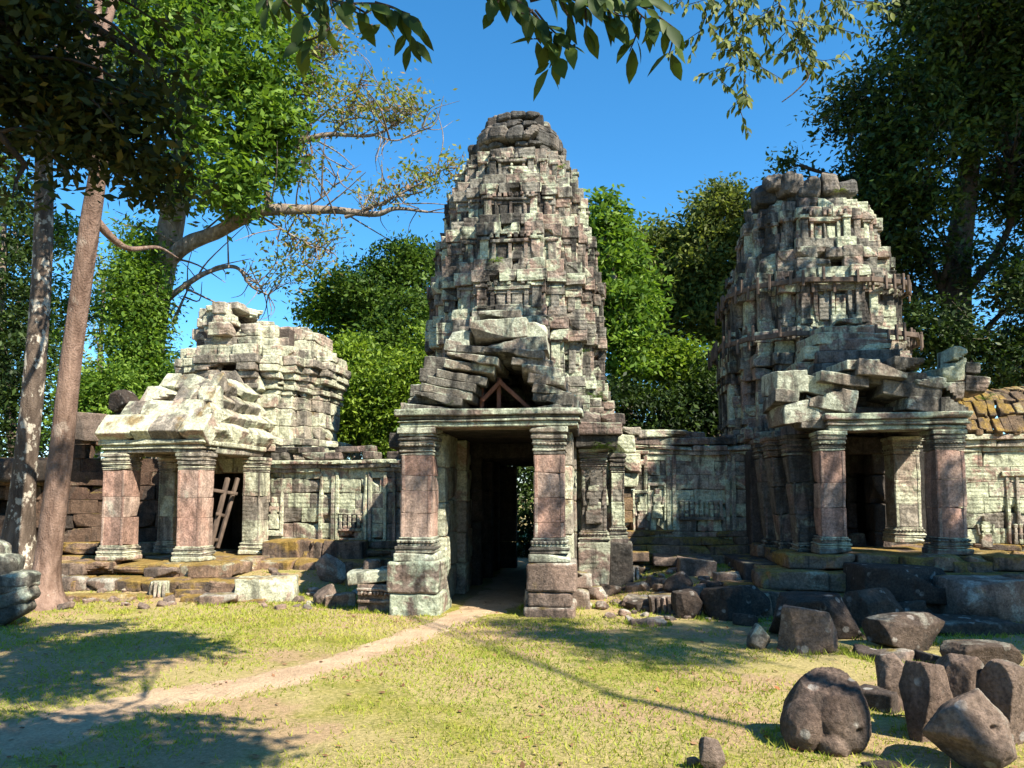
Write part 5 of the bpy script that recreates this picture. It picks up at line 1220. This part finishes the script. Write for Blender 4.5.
make_tree('shaded_tree', 'dark deep-shaded leafy crown hanging over the upper left corner', td, lb, [td, (-6.1, 3.3, 2.0), (-5.6, 3.7, 4.2), (-4.6, 4.3, 5.6)], 'leaf_shade', 'bark_dark', 560, 40, 0.34, 0.078, 202, r0=0.22, r1=0.09, twig=0.3, shell=0.1)
# --- ivy-clad tree with the long branch
gi = Vector((at(150, 450, 22).x, 22, 0.2))
tri = [tuple(gi)] + [tuple(at(a, b, 22)) for a, b in ((143, 420), (148, 350), (158, 280), (172, 220), (182, 150), (186, 80), (190, 10))]
LB = lambda pts, Y, a, b: ([tuple(at(x, y, Y + d)) for x, y, d in pts], a, b)
LB = lambda pts, Y, a, b: ([tuple(at(x, y, Y + d)) for x, y, d in pts], a * 0.72, b * 0.7)
limbs = [LB([(158, 272, 0), (178, 250, -.3), (212, 229, -.5), (260, 216, -.5), (312, 211, -.3), (345, 217, 0), (372, 208, 0), (400, 203, 0), (428, 212, .2)], 22, 0.34, 0.05),
         LB([(162, 304, 0), (180, 290, -.3), (206, 274, -.3), (238, 268, 0), (252, 284, 0), (268, 295, .2)], 22, 0.14, 0.03),
         LB([(345, 217, 0), (372, 206, -.2), (412, 190, -.2), (446, 168, 0)], 22, 0.09, 0.02), LB([(186, 120, 0), (240, 150, 0), (290, 146, 0), (330, 138, 0), (372, 134, 0), (412, 112, 0)], 22, 0.20, 0.03),
         LB([(290, 146, 0), (312, 128, 0), (306, 95, 0), (318, 60, 0)], 22, 0.09, 0.02), LB([(190, 40, 0), (240, 10, 0), (300, -20, 0)], 22, 0.15, 0.05), LB([(330, 138, 0), (352, 110, 0), (360, 80, 0)], 22, 0.06, 0.02),
         LB([(172, 325, 0), (183, 300, 0), (190, 285, 0)], 22, 0.08, 0.02), LB([(372, 134, 0), (398, 140, 0), (422, 128, 0)], 22, 0.05, 0.015), LB([(260, 216, -.5), (300, 240, -.4), (330, 250, 0)], 22, 0.05, 0.012), LB([(300, 212, 0), (330, 190, 0), (340, 165, 0)], 22, 0.05, 0.012)]
lb = [lobe(245, 60, 62, 62, 21), lobe(205, 20, 60, 60, 21), lobe(262, 150, 38, 44, 21), lobe(222, 115, 52, 44, 20.6), lobe(215, 185, 42, 34, 21), lobe(150, 60, 60, 70, 21.5), lobe(270, 105, 34, 34, 20.8), lobe(180, -50, 120, 60, 21.5), lobe(235, 205, 26, 20, 21)]
E = make_tree('ivy_clad_tree', 'tall tree with ivy-wrapped trunk and one long bare branch reaching right to the central tower', gi, lb, tri, 'leaf_bright', 'bark_grey', 620, 66, 1.0, 0.21, 205, trunk_radii=[0.62, 0.5, 0.46, 0.42, 0.36, 0.3, 0.25, 0.15], r1=0.16, limbs=limbs, sides=16, twig=0.15)
b_ = np.array(gi)
lbI = [lobe(140, y, 24 + 5 * math.sin(y * 0.07), 26, 21.6) for y in range(250, 430, 22)] + [lobe(165, 395, 22, 22, 21.4), lobe(128, 340, 20, 26, 21.6)]
C, _ = clumps_in(lbI, 420, 0.5, 207); P, F, t = foliage(C, 60, 0.55, 0.15, 208, 0.9, 0.9); build('ivy', P - b_, [F], M['leaf_bright'], E, t)
lbA = [lobe(355, 105, 48, 28, 22), lobe(400, 108, 32, 26, 22), lobe(310, 70, 26, 36, 22), lobe(330, 40, 40, 26, 22), lobe(420, 180, 28, 20, 22), lobe(455, 168, 20, 14, 22), lobe(385, 195, 28, 14, 22), lobe(300, 165, 34, 18, 22), lobe(310, 235, 36, 24, 22.2), lobe(290, 270, 36, 18, 22.2), lobe(290, 100, 22, 20, 22)]
C, _ = clumps_in(lbA, 330, 0.2, 209); P, F, t = foliage(C, 20, 0.75, 0.16, 210, 0.6, 0.3); build('turning_leaves', P - b_, [F], M['leaf_autumn'], E, t)
tb = Tubes(); J = np.concatenate([catmull([np.array(p) for p in l[0]], 6) for l in limbs])
for l in limbs:
    Pq = catmull([np.array(p) for p in l[0]], 6)
    for q in range(4, len(Pq), 3):
        r_l = 0.045 * (1 - 0.6 * q / len(Pq)); v = np.array((rng.normal(0.3, 0.7), rng.normal(0, 0.5), rng.normal(0.35, 0.6))); v /= np.linalg.norm(v); L_ = rng.uniform(0.8, 2.2); e_ = Pq[q] + v * L_ + rng.normal(0, 0.15, 3)
        tb.add([Pq[q], Pq[q] + v * L_ * 0.5 + rng.normal(0, 0.12, 3), e_], r_l, 0.010, 5, 4); C = np.concatenate([C, e_[None] + rng.normal(0, 0.3, (2, 3))])
for c in C:
    j = J[np.argmin(np.linalg.norm(J - c, axis=1))]; tb.add([j, (j + c) / 2 + rng.normal(0, 0.12, 3), c], 0.022, 0.006, 4, 3)
tb.build('fine_twigs', 'bark_grey', E, b_)  # all the bare twigs of this tree; holds no leaves

# --- trees behind the ruins
TG = 'trees behind the ruins'
def back(label, px, Y, lobes, leaf, nclump, per, cr, size, seed, name='broadleaf_tree', r0=0.22, bark='bark_grey', **k):
    top = max(lobes, key=lambda l: l[0][2])[0]; bx = at(px, 500, Y).x; base = (bx, Y, 0.1)
    return make_tree(name, label, base, lobes, straight(base, (top[0], Y, top[2]), 0.3, seed), leaf, bark, nclump, int(per * 1.3), cr, size * 0.86, seed, r0=r0, r1=r0 * 0.35, group=TG, gaps=0.16, **k)
back('vine-smothered dark green column of foliage between the left and central towers', 395, 23, [lobe(400, 270, 34, 34, 23), lobe(372, 290, 30, 34, 23), lobe(405, 330, 34, 44, 22.6), lobe(425, 280, 20, 40, 23), lobe(380, 350, 30, 40, 22.6), lobe(440, 340, 24, 60, 23)], 'leaf_mid', 420, 60, 0.75, 0.16, 221)
back('bright lime green low thicket beside the flat-topped tower', 365, 20.5, [lobe(365, 400, 42, 36, 20.5), lobe(395, 385, 34, 40, 20.5), lobe(340, 420, 34, 34, 20.5), lobe(355, 365, 30, 30, 20.8), lobe(400, 430, 34, 34, 20.5), lobe(420, 370, 20, 50, 20.8)], 'leaf_lime', 480, 60, 0.65, 0.14, 223, name='thicket', cat='bush', droop=0.9)
back('light green tree with spreading sprays above the lime thicket, left of the vine column', 345, 24, [lobe(345, 290, 26, 18, 24), lobe(328, 310, 26, 18, 24), lobe(360, 315, 24, 20, 24), lobe(335, 345, 26, 22, 24)], 'leaf_bright', 150, 55, 0.8, 0.18, 225)
back('bright large-leaved climber-covered tree right behind the central tower', 605, 20.5, [lobe(600, 215, 22, 26, 20.5), lobe(612, 260, 26, 34, 20.5), lobe(618, 310, 30, 34, 20.3), lobe(625, 350, 24, 36, 20.3), lobe(598, 290, 20, 50, 20.8), lobe(640, 300, 20, 26, 20.5)], 'leaf_bright', 330, 52, 0.75, 0.20, 227)
back('grey-green tree with see-through crown midway between the two tall towers', 655, 25, [lobe(650, 250, 34, 30, 25), lobe(672, 290, 36, 36, 25), lobe(640, 285, 26, 34, 25), lobe(680, 245, 28, 20, 25), lobe(665, 340, 34, 30, 25)], 'leaf_olive', 300, 50, 0.9, 0.19, 229)
back('olive tree with rounded top just left of the strapped tower', 720, 24, [lobe(718, 215, 32, 30, 24), lobe(735, 260, 30, 36, 24), lobe(700, 260, 26, 34, 24), lobe(712, 310, 32, 40, 24), lobe(745, 215, 18, 26, 24), lobe(735, 330, 30, 34, 24)], 'leaf_olive', 420, 52, 0.85, 0.18, 231)
back('yellow-green bush between the tall towers, above the figures wall', 660, 21, [lobe(662, 360, 32, 22, 21), lobe(690, 375, 26, 26, 21), lobe(640, 385, 24, 24, 21)], 'leaf_lime', 160, 55, 0.7, 0.17, 233, name='bush', cat='bush', r0=0.1)
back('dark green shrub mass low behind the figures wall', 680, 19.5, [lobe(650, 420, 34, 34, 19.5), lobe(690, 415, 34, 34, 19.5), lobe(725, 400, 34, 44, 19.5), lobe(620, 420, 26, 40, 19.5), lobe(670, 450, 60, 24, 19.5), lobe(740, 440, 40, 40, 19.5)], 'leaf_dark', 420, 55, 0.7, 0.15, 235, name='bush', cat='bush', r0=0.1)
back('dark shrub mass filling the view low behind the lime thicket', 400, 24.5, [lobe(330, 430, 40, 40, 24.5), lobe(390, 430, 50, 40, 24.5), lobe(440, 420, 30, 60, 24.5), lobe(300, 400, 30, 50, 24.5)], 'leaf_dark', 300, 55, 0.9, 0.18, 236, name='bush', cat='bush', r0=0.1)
back('shrub seen through the far end of the open gate passage', 525, 20, [lobe(525, 470, 40, 50, 20), lobe(505, 540, 50, 40, 20), lobe(560, 520, 40, 50, 20)], 'leaf_dark', 220, 55, 0.7, 0.15, 237, name='bush', cat='bush', r0=0.06)
# left background
back('dark dense tree at the far left edge behind the mottled trunk', -20, 22, [lobe(-10, 300, 50, 60, 22), lobe(20, 380, 40, 50, 21.5), lobe(10, 440, 50, 40, 21.5), lobe(-60, 380, 60, 90, 22), lobe(15, 230, 36, 40, 22.5)], 'leaf_dark', 380, 55, 0.9, 0.18, 241)
back('sunlit green tree between the two leaning trunks', 30, 25, [lobe(120, 300, 20, 40, 26), lobe(40, 350, 30, 30, 25), lobe(-10, 170, 40, 40, 25), lobe(10, 230, 26, 30, 25), lobe(60, 300, 26, 34, 25.5), lobe(62, 240, 22, 26, 25.5), lobe(20, 290, 24, 26, 25)], 'leaf_bright', 190, 50, 0.85, 0.18, 243)
back('green bush between the reddish trunk and the ivy trunk', 95, 20, [lobe(95, 400, 28, 30, 20), lobe(85, 430, 34, 26, 20), lobe(112, 385, 20, 22, 20.2)], 'leaf_bright', 170, 55, 0.65, 0.14, 245, name='bush', cat='bush', r0=0.08)
back('thin pale half-bare tree far behind, seen between the reddish trunk and the ivy', 100, 34, [lobe(95, 330, 16, 24, 34), lobe(104, 280, 14, 26, 34), lobe(120, 330, 12, 22, 34), lobe(88, 370, 20, 16, 34)], 'leaf_autumn', 60, 16, 1.1, 0.2, 247, r0=0.2, twig=0.9)
back('olive low shrubs behind the ivy trunk', 140, 27, [lobe(120, 410, 40, 30, 27), lobe(170, 420, 30, 30, 27), lobe(90, 400, 26, 30, 27), lobe(190, 380, 20, 30, 28)], 'leaf_mid', 190, 50, 0.9, 0.18, 249, name='bush', cat='bush', r0=0.08)
# --- big dark tree on the right
gR = (at(985, 480, 20.5).x, 20.5, 0.3)
lb = [lobe(900, 95, 70, 50, 20), lobe(850, 150, 60, 50, 20.3), lobe(960, 60, 70, 70, 20), lobe(930, 170, 70, 60, 19.5), lobe(1010, 150, 70, 80, 19.8), lobe(820, 205, 36, 34, 20.8), lobe(880, 220, 50, 50, 20), lobe(950, 250, 50, 40, 20), lobe(1030, 40, 70, 70, 20), lobe(800, 165, 30, 20, 21), lobe(1040, 250, 50, 70, 20), lobe(950, 0, 60, 50, 20.5), lobe(1100, 120, 90, 120, 20), lobe(905, 285, 30, 40, 21), lobe(1060, -60, 120, 80, 21)]
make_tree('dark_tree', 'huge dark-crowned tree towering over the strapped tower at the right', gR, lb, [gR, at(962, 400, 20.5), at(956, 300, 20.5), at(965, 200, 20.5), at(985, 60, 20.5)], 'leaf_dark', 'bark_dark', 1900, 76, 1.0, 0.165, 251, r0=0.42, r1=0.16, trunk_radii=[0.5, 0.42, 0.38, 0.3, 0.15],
          limbs=[LB([(958, 330, 0), (935, 270, 0), (905, 215, 0)], 20.5, 0.2, 0.06), LB([(960, 300, 0), (1000, 240, 0), (1030, 170, 0)], 20.5, 0.2, 0.06), LB([(962, 360, 0), (1000, 320, 0), (1040, 280, 0)], 20.5, 0.15, 0.05)])
back('lower dark shrubby tree behind the mossy roof at the right', 1010, 18.5, [lobe(950, 330, 26, 34, 18.5), lobe(1000, 360, 40, 30, 18.5), lobe(1030, 300, 30, 50, 18.5), lobe(920, 340, 20, 40, 19), lobe(1060, 360, 50, 50, 18.5)], 'leaf_dark', 300, 50, 0.75, 0.15, 253, name='bush', cat='bush', r0=0.12)
back('tree closing the gap low behind the strapped tower', 900, 26, [lobe(900, 350, 50, 40, 26), lobe(850, 330, 50, 50, 26), lobe(960, 370, 60, 40, 26), lobe(1040, 380, 60, 40, 26)], 'leaf_mid', 170, 40, 1.1, 0.2, 254)
# --- far wood closing the horizon
lw_ = []
for i in range(46):
    x = -60 + i * 2.75 + random.uniform(-1, 1); y = random.uniform(38, 50); hgt = random.uniform(2.6, 4.2); lw_.append((np.array((x, y, hgt * 0.8)), np.array((2.4, 2.0, hgt))))
for i in range(34):                                                            # the forest also closes in behind the viewer
    a = math.pi * (1.02 + 0.96 * i / 33); rr = random.uniform(26, 33); hgt = random.uniform(4.5, 6.5); lw_.append((np.array((rr * math.cos(a), rr * math.sin(a), hgt)), np.array((3.4, 3.4, hgt))))
C, _ = clumps_in(lw_, 3600, 0.5, 261); P, F, t = foliage(C, 26, 1.5, 0.42, 262); o = build('far_wood', P, [F], M['leaf_mid'], None, t); o['kind'] = 'stuff'

# --- shade trees standing beside and behind the viewer, with sprays hanging into the top of the picture
S = np.array(SDIR)
def up_sun(px, py, Yd, z):
    """centre of a leaf mass at height z that shades the spot seen at a pixel"""
    p = np.array(at(px, py, Yd)) if Yd else np.array(gp(px, py)); return p + S * (z - p[2]) / S[2]
def sl(px, py, Yd, z, r, rz=0.5): return (up_sun(px, py, Yd, z), np.array((r, r * 0.9, rz)))
def visible(C):
    Y_ = C[:, 1]; x = FPX * C[:, 0] / np.maximum(Y_, 0.01) + 512
    d = C - [0, 0, EYE]; w = d[:, 1] * math.cos(PITCH) + d[:, 2] * math.sin(PITCH); u = -d[:, 1] * math.sin(PITCH) + d[:, 2] * math.cos(PITCH)
    y = CYP - FPX * u / np.maximum(w, 0.01); x = 512 + FPX * d[:, 0] / np.maximum(w, 0.01)
    return (w > 0) & (x > -60) & (x < 1084) & (y > -70) & (y < 830)
keepout = lambda C: ~visible(C)
lb = [sl(80, 655, None, 6.0, 0.8, .4), sl(150, 640, None, 6.2, 0.5, .3), sl(190, 648, None, 6.2, 0.3, .2), sl(30, 685, None, 6.2, 0.5, .35), sl(120, 745, None, 6.0, 0.55, .4), sl(190, 765, None, 5.8, 0.4, .3), sl(75, 628, None, 6.6, 0.4, .3), sl(10, 738, None, 6.6, .35, .3)]
lb += [sl(40, 60, 5.0, 7.6, 0.75, .35), sl(110, 110, 5.2, 7.6, 0.65, .35), sl(30, 165, 4.9, 7.4, 0.6, .35), sl(150, 170, 5.5, 7.6, 0.5, .3), sl(-60, 90, 4.6, 7.8, .9, .4), sl(60, -30, 5.1, 8.0, 0.8, .4), sl(150, 40, 5.6, 7.9, .45, .3)]
lb += [sl(130, 640, None, 6.2, .35, .3), sl(60, 440, 10.4, 9.5, .2, .2)]
tt0 = (1.9, -2.6, 0.0)
EO = make_tree('overhanging_tree', 'tree at the viewer whose large dark leaves hang into the top middle of the picture', tt0, lb, [tt0, (1.7, -2.4, 2.5), (1.4, -1.8, 5.0), (0.9, -0.6, 7.6), (0.2, 0.8, 9.4)], 'leaf_branch', 'bark_grey', 620, 40, 0.48, 0.12, 271, r0=0.3, r1=0.02, trunk_radii=[0.3, 0.22, 0.10, 0.05, 0.03], keep=keepout,
     limbs=[([(1.5, -2.0, 4.6), (1.0, 0.0, 5.2), (0.5, 1.8, 4.9), (0.3, 2.9, 4.45)], 0.045, 0.015), ([(1.0, -0.8, 7.2), (-0.4, 1.0, 6.8), (-0.8, 2.2, 5.6), (-0.95, 2.9, 4.6)], 0.045, 0.015)])
def spray(E, paths, mat, Y, leaf, step, seed, name='hanging_foliage', r0=0.010, bark='bark_dark', jitter=1.0, sub=0.0, subl=0.3):
    """twigs given by photo pixels at distance Y, with real-shaped leaves in pairs along them"""
    b = np.array(E.location); r = np.random.default_rng(seed); tb = Tubes(); VV = []; FF = []; TT = []; n = 0
    todo = [[np.array(at(x, y, Y + (d[0] if d else 0))) for x, y, *d in pts] for pts in paths]
    if sub > 0:
        for pts in list(todo):
            Pq = catmull(pts, 8); seg = np.concatenate([[0], np.cumsum(np.linalg.norm(np.diff(Pq, axis=0), axis=1))])
            for q in np.arange(sub, seg[-1], sub):
                p = np.array([np.interp(q + r.uniform(-.3, .3) * sub, seg, Pq[:, k]) for k in range(3)]); v = np.array((r.normal(0, 1), r.normal(0, 0.8), -r.uniform(-0.2, 1.0))); v /= np.linalg.norm(v); L = subl * r.uniform(0.5, 1.2)
                todo.append([p, p + v * L * 0.5 + [0, 0, -0.02], p + v * L + [0, 0, -0.12 * L]])
    for pts in todo:
        P = tb.add(pts, r0 * (1 if len(pts) != 3 else 0.5), r0 * 0.25, 5, 8)
        seg = np.concatenate([[0], np.cumsum(np.linalg.norm(np.diff(P, axis=0), axis=1))]); q = step * 2
        while q < seg[-1]:
            p = np.array([np.interp(q, seg, P[:, k]) for k in range(3)]); q2 = min(q + 0.02, seg[-1]); tdir = np.array([np.interp(q2, seg, P[:, k]) for k in range(3)]) - p + 1e-6; tdir /= np.linalg.norm(tdir)
            for sgn in (-1, 1):
                if r.random() < 0.12: continue
                side = np.cross(tdir, (0, 0, 1)); side /= np.linalg.norm(side) + 1e-6
                A = tdir * r.uniform(0.3, 0.9) + side * sgn * r.uniform(0.3, 1.0) + np.array((r.normal(0, .25), r.normal(0, .3), -r.uniform(0.35, 1.3) * jitter)); A /= np.linalg.norm(A)
                Nn = np.array((r.normal(0, .55), r.normal(0, .45) - 1.0, 0.5)); Nn -= A * (A @ Nn); Nn /= np.linalg.norm(Nn); Sx = np.cross(Nn, A)
                L = leaf * r.uniform(0.65, 1.25); Wd = L * r.uniform(0.36, 0.46); o_ = p + A * 0.012
                prof = [(0, 0.02), (0.18, 0.30), (0.42, 0.5), (0.68, 0.40), (0.88, 0.16), (1.0, 0.0)]; cup = 0.10 * L; bend = r.uniform(-0.05, 0.25) * L
                rows = []
                for f, w in prof:
                    c = o_ + A * L * f - Nn * bend * f * f
                    rows.append([c - Sx * Wd * w + Nn * cup * w, c, c + Sx * Wd * w + Nn * cup * w])
                VV += [v for row in rows for v in row]
                for i in range(len(prof) - 1):
                    for k in (0, 1): FF.append((n + i * 3 + k, n + i * 3 + k + 1, n + i * 3 + 4 + k, n + i * 3 + 3 + k))
                TT += [r.random()] * (3 * len(prof)); n += 3 * len(prof)
            q += step * r.uniform(0.7, 1.3)
    o = build(name, np.array(VV) - b, [np.array(FF)], M[mat], E, TT); tb.build('twig', bark, o, b); return o
spray(EO, [[(470, -40), (505, -8), (535, 15), (552, 45), (560, 62)], [(535, 10), (552, 30), (575, 48)], [(530, 0), (560, -5), (592, 8), (612, 20)], [(560, -25), (610, -8), (645, 8), (680, 32)], [(590, -20), (600, 0), (610, 10)], [(500, -20), (496, -8), (494, 0)], [(625, -5), (640, 14), (655, 26)]], 'leaf_branch', 3.0, 0.12, 0.04, 281, sub=0.11, subl=0.13)
spray(EO, [[(240, -40), (300, -15), (340, 2), (378, 4), (410, 14)], [(340, 2), (360, 14), (372, 10)], [(300, -15), (308, 0), (318, 12), (330, 28)], [(270, -20), (280, -5), (284, 2)], [(375, 2), (395, 8), (420, 22)]], 'leaf_branch', 3.0, 0.12, 0.04, 283, sub=0.11, subl=0.13)
# right-hand shade tree (tall, its leaning trunk throws the thin shadow across the lawn)
q_ = gp(672, 708); hz = np.array((S[0], S[1])) / np.hypot(S[0], S[1]); tb0 = np.array((q_.x, q_.y)) + hz * 9.0; tr0 = (float(tb0[0]), float(tb0[1]), 0.0)
t5 = np.array((tr0[0], tr0[1], 9.4)); T_ = lambda k, dx=0.0: tuple(t5 + S * k + np.array((dx, 0, 0)))
lb = [sl(600, 640, None, 9.0, 0.55, .35), sl(680, 632, None, 9.2, 0.6, .35), sl(545, 632, None, 9.4, .45, .3), sl(700, 655, None, 8.8, .45, .3), sl(760, 640, None, 8.8, .7, .5), sl(640, 655, None, 9.0, .4, .25), sl(560, 622, None, 9.2, .3, .2), sl(740, 610, None, 9.2, .5, .3), sl(500, 622, None, 9.2, .25, .2),
      sl(420, 480, 10.2, 9.5, .22, .2), sl(550, 520, 10.1, 9.5, .25, .2), sl(520, 330, 12.9, 10.0, .35, .3), sl(440, 300, 13.6, 10.2, .4, .3), sl(560, 420, 13, 10, .3, .3)]
ES = make_tree('side_tree', 'tree beside the viewer, small pale leaves hanging into the top right of the picture', tr0, lb, [tr0, (tr0[0] + .06, tr0[1], 3.2), (tr0[0] - .05, tr0[1], 6.4), tuple(t5), T_(1.2), T_(2.4), T_(3.6, .1)], 'leaf_olive', 'bark_grey', 260, 36, 0.42, 0.10, 273, r0=0.12, r1=0.014, trunk_radii=[0.12, 0.09, 0.06, 0.045, 0.035, 0.03, 0.02], keep=keepout, flare=0.3,
     limbs=[([T_(2.5), (tr0[0] - 1.6, 2.5, 9.6), (3.2, 6.5, 8.8), (2.6, 8.0, 7.6)], 0.025, 0.01), ([T_(3), (5.6, 3.5, 10.0), (4.2, 7.6, 8.4)], 0.025, 0.01)])
spray(ES, [[(715, -40), (728, 0), (735, 30), (742, 60), (745, 85), (738, 112)], [(720, -20), (705, 10), (700, 35)], [(735, 30), (752, 50), (758, 70)], [(728, 5), (748, 15), (768, 20)], [(742, 60), (725, 72), (712, 80)], [(760, -40), (780, 5), (785, 25), (800, 55), (808, 72)], [(785, 20), (815, 25), (840, 28)],
           [(790, -20), (830, -5), (870, 5), (892, 12)], [(780, 5), (765, 15), (760, 25)], [(800, 50), (820, 60), (838, 58)], [(830, -5), (845, 10), (860, 22)], [(700, -30), (690, -5), (684, 12)], [(750, -30), (750, -5), (744, 15)], [(742, 40), (728, 48), (716, 52)], [(810, 10), (800, 30), (812, 44)]], 'leaf_olive', 8.0, 0.10, 0.045, 285, r0=0.010, sub=0.11, subl=0.34)
tb = Tubes(); tb.add([np.array(at(x, y, 8.0)) for x, y in ((806, 70), (808, 78), (795, 92), (782, 102))], 0.012, 0.006, 5); tb.build('dead_twig', 'bark_dark', ES, np.array(ES.location))
# big crown far to the right of the viewer keeping the strapped tower and the heap in shade
tr3 = (12.5, 2.6, 0.0)
def lets_sun(C):
    """leave gaps where the sun reaches the front of the strapped tower"""
    ok = np.ones(len(C), bool); r = np.random.default_rng(5)
    for (Yp_, rects_) in ((13.0, ((800, 900, 185, 345), (965, 1040, 425, 545), (690, 720, 440, 520), (640, 700, 440, 528))), (11.0, ((800, 962, 350, 412), (822, 850, 425, 545), (905, 968, 440, 545)))):
        t = (C[:, 1] - Yp_) / S[1]; q = C - S[None] * t[:, None]; d = q - [0, 0, EYE]
        w = d[:, 1] * math.cos(PITCH) + d[:, 2] * math.sin(PITCH); u = -d[:, 1] * math.sin(PITCH) + d[:, 2] * math.cos(PITCH); x = 512 + FPX * d[:, 0] / w; y = CYP - FPX * u / w
        for (x0, x1, y0, y1) in rects_:
            inn = (x > x0 - 14) & (x < x1 + 14) & (y > y0 - 14) & (y < y1 + 14); ok &= ~(inn & (r.random(len(C)) > np.where(Yp_ > 12 and y1 == 345, 0.38, 0.13)))
    return ok
lb = [sl(800, 620, None, 9.5, 1.3, .7), sl(900, 600, None, 9.5, 1.3, .8), sl(980, 640, 8.6, 9.5, .9, .7), sl(720, 540, 13.5, 9.5, .9, .7), sl(770, 500, 13.4, 9.5, 0.9, .8), sl(765, 440, 13.5, 10, .9, .8), sl(750, 350, 13.8, 10.5, .45, .6), sl(748, 260, 14, 11.5, .45, .6),
      sl(690, 470, 13.6, 9.8, .6, .5), sl(720, 600, None, 9.5, .7, .5), sl(660, 580, None, 9.3, .5, .4), sl(840, 590, 10.5, 9.8, .8, .4), sl(895, 535, 10.9, 9.8, .45, .3), sl(890, 425, 11, 10.2, .25, .2), sl(790, 560, 11.5, 9.6, .6, .4), sl(842, 480, 11, 10, .16, .15), sl(945, 470, 11, 10, .2, .2), sl(1010, 600, 9.5, 9.8, .6, .5)]
make_tree('shade_tree', 'spreading tree out to the right of the viewer whose crown shades the right tower', tr3, lb, [tr3, (12.4, 2.6, 3), (12.1, 2.9, 6), (11.2, 3.4, 9)], 'leaf_mid', 'bark_grey', 900, 40, 0.55, 0.14, 275, r0=0.35, r1=0.05, keep=lambda C: keepout(C) & lets_sun(C))
tr4 = (19.5, 15.0, 0.0)
lb = [sl(950, 100, 19.5, 16.5, 3.0, 1.5), sl(880, 180, 19.5, 15.0, 2.2, 1.2), sl(1010, 200, 19.5, 15.5, 2.4, 1.4), sl(900, 280, 20, 14.5, 1.6, 1.2)]
make_tree('neighbour_tree', 'tall tree outside the right edge that keeps the huge dark crown in shade', tr4, lb, [tr4, (19.2, 14.8, 6), (18.4, 14.6, 11), (17.5, 14.5, 15)], 'leaf_dark', 'bark_grey', 320, 36, 1.1, 0.22, 277, r0=0.4, r1=0.16, keep=keepout)

# ================================================================== PLANTS ON THE MASONRY
def fern(p, s_, label, n=26, leaf='leaf_mid', seed=0):
    r = np.random.default_rng(seed); VV = []; FF = []; TT = []; k0 = 0
    for i in range(n):
        a = r.uniform(0, 6.283); L = s_ * r.uniform(0.5, 1.1); d = np.array((math.cos(a), math.sin(a) - 0.35, 0)); up = r.uniform(0.4, 1.1)
        for j in range(9):
            f = (j + 1) / 9; c = d * L * f * 0.7 + np.array((0, 0, up * L * f - 0.9 * L * f * f)); w = L * 0.16 * (1 - f * 0.8)
            for sg in (-1, 1):
                sd = np.array((-d[1], d[0], 0)) * sg; tip = c + sd * w + d * w * 0.4 + np.array((0, 0, -w * 0.3))
                VV += [c, c + d * L * 0.05, tip]; FF.append((k0, k0 + 1, k0 + 2)); TT += [r.uniform(0.2, 0.9)] * 3; k0 += 3
    return tag(build('fern', np.array(VV), [np.array(FF)], M[leaf], None, TT, loc=tuple(p)), label, 'fern')
fern(at(605, 448, 11.9), 0.42, 'largest fern clump, on the cornice right of the gate lintel', 40, seed=1)
fern(at(596, 398, 12.2), 0.35, 'fern growing on the tower ledge above the right end of the lintel', 26, seed=2)
fern(at(585, 352, 12.9), 0.20, 'small plant on the tower below its right cornice', 16, seed=3)
fern(at(497, 262, 13.0), 0.24, 'small green tuft on the front of the central tower halfway up', 26, seed=4, leaf='leaf_bright')
fern(at(562, 168, 13.7), 0.2, 'tuft growing below the lotus crown of the central tower', 14, seed=5, leaf='leaf_bright')
fern(at(985, 400, 12.9), 0.35, 'fern clump on the mossy sloping roof', 30, seed=6)
fern(at(1008, 560, 11.4), 0.3, 'leafy weed at the foot of the gallery wall near the orange rock', 24, seed=7, leaf='leaf_bright')
fern(at(838, 192, 13.4), 0.22, 'dry yellowish tuft on the broken top of the strapped tower', 18, seed=8, leaf='leaf_olive')
fern(at(452, 405, 10.3), 0.14, 'tiny weed on the left end of the gate lintel', 10, seed=9)
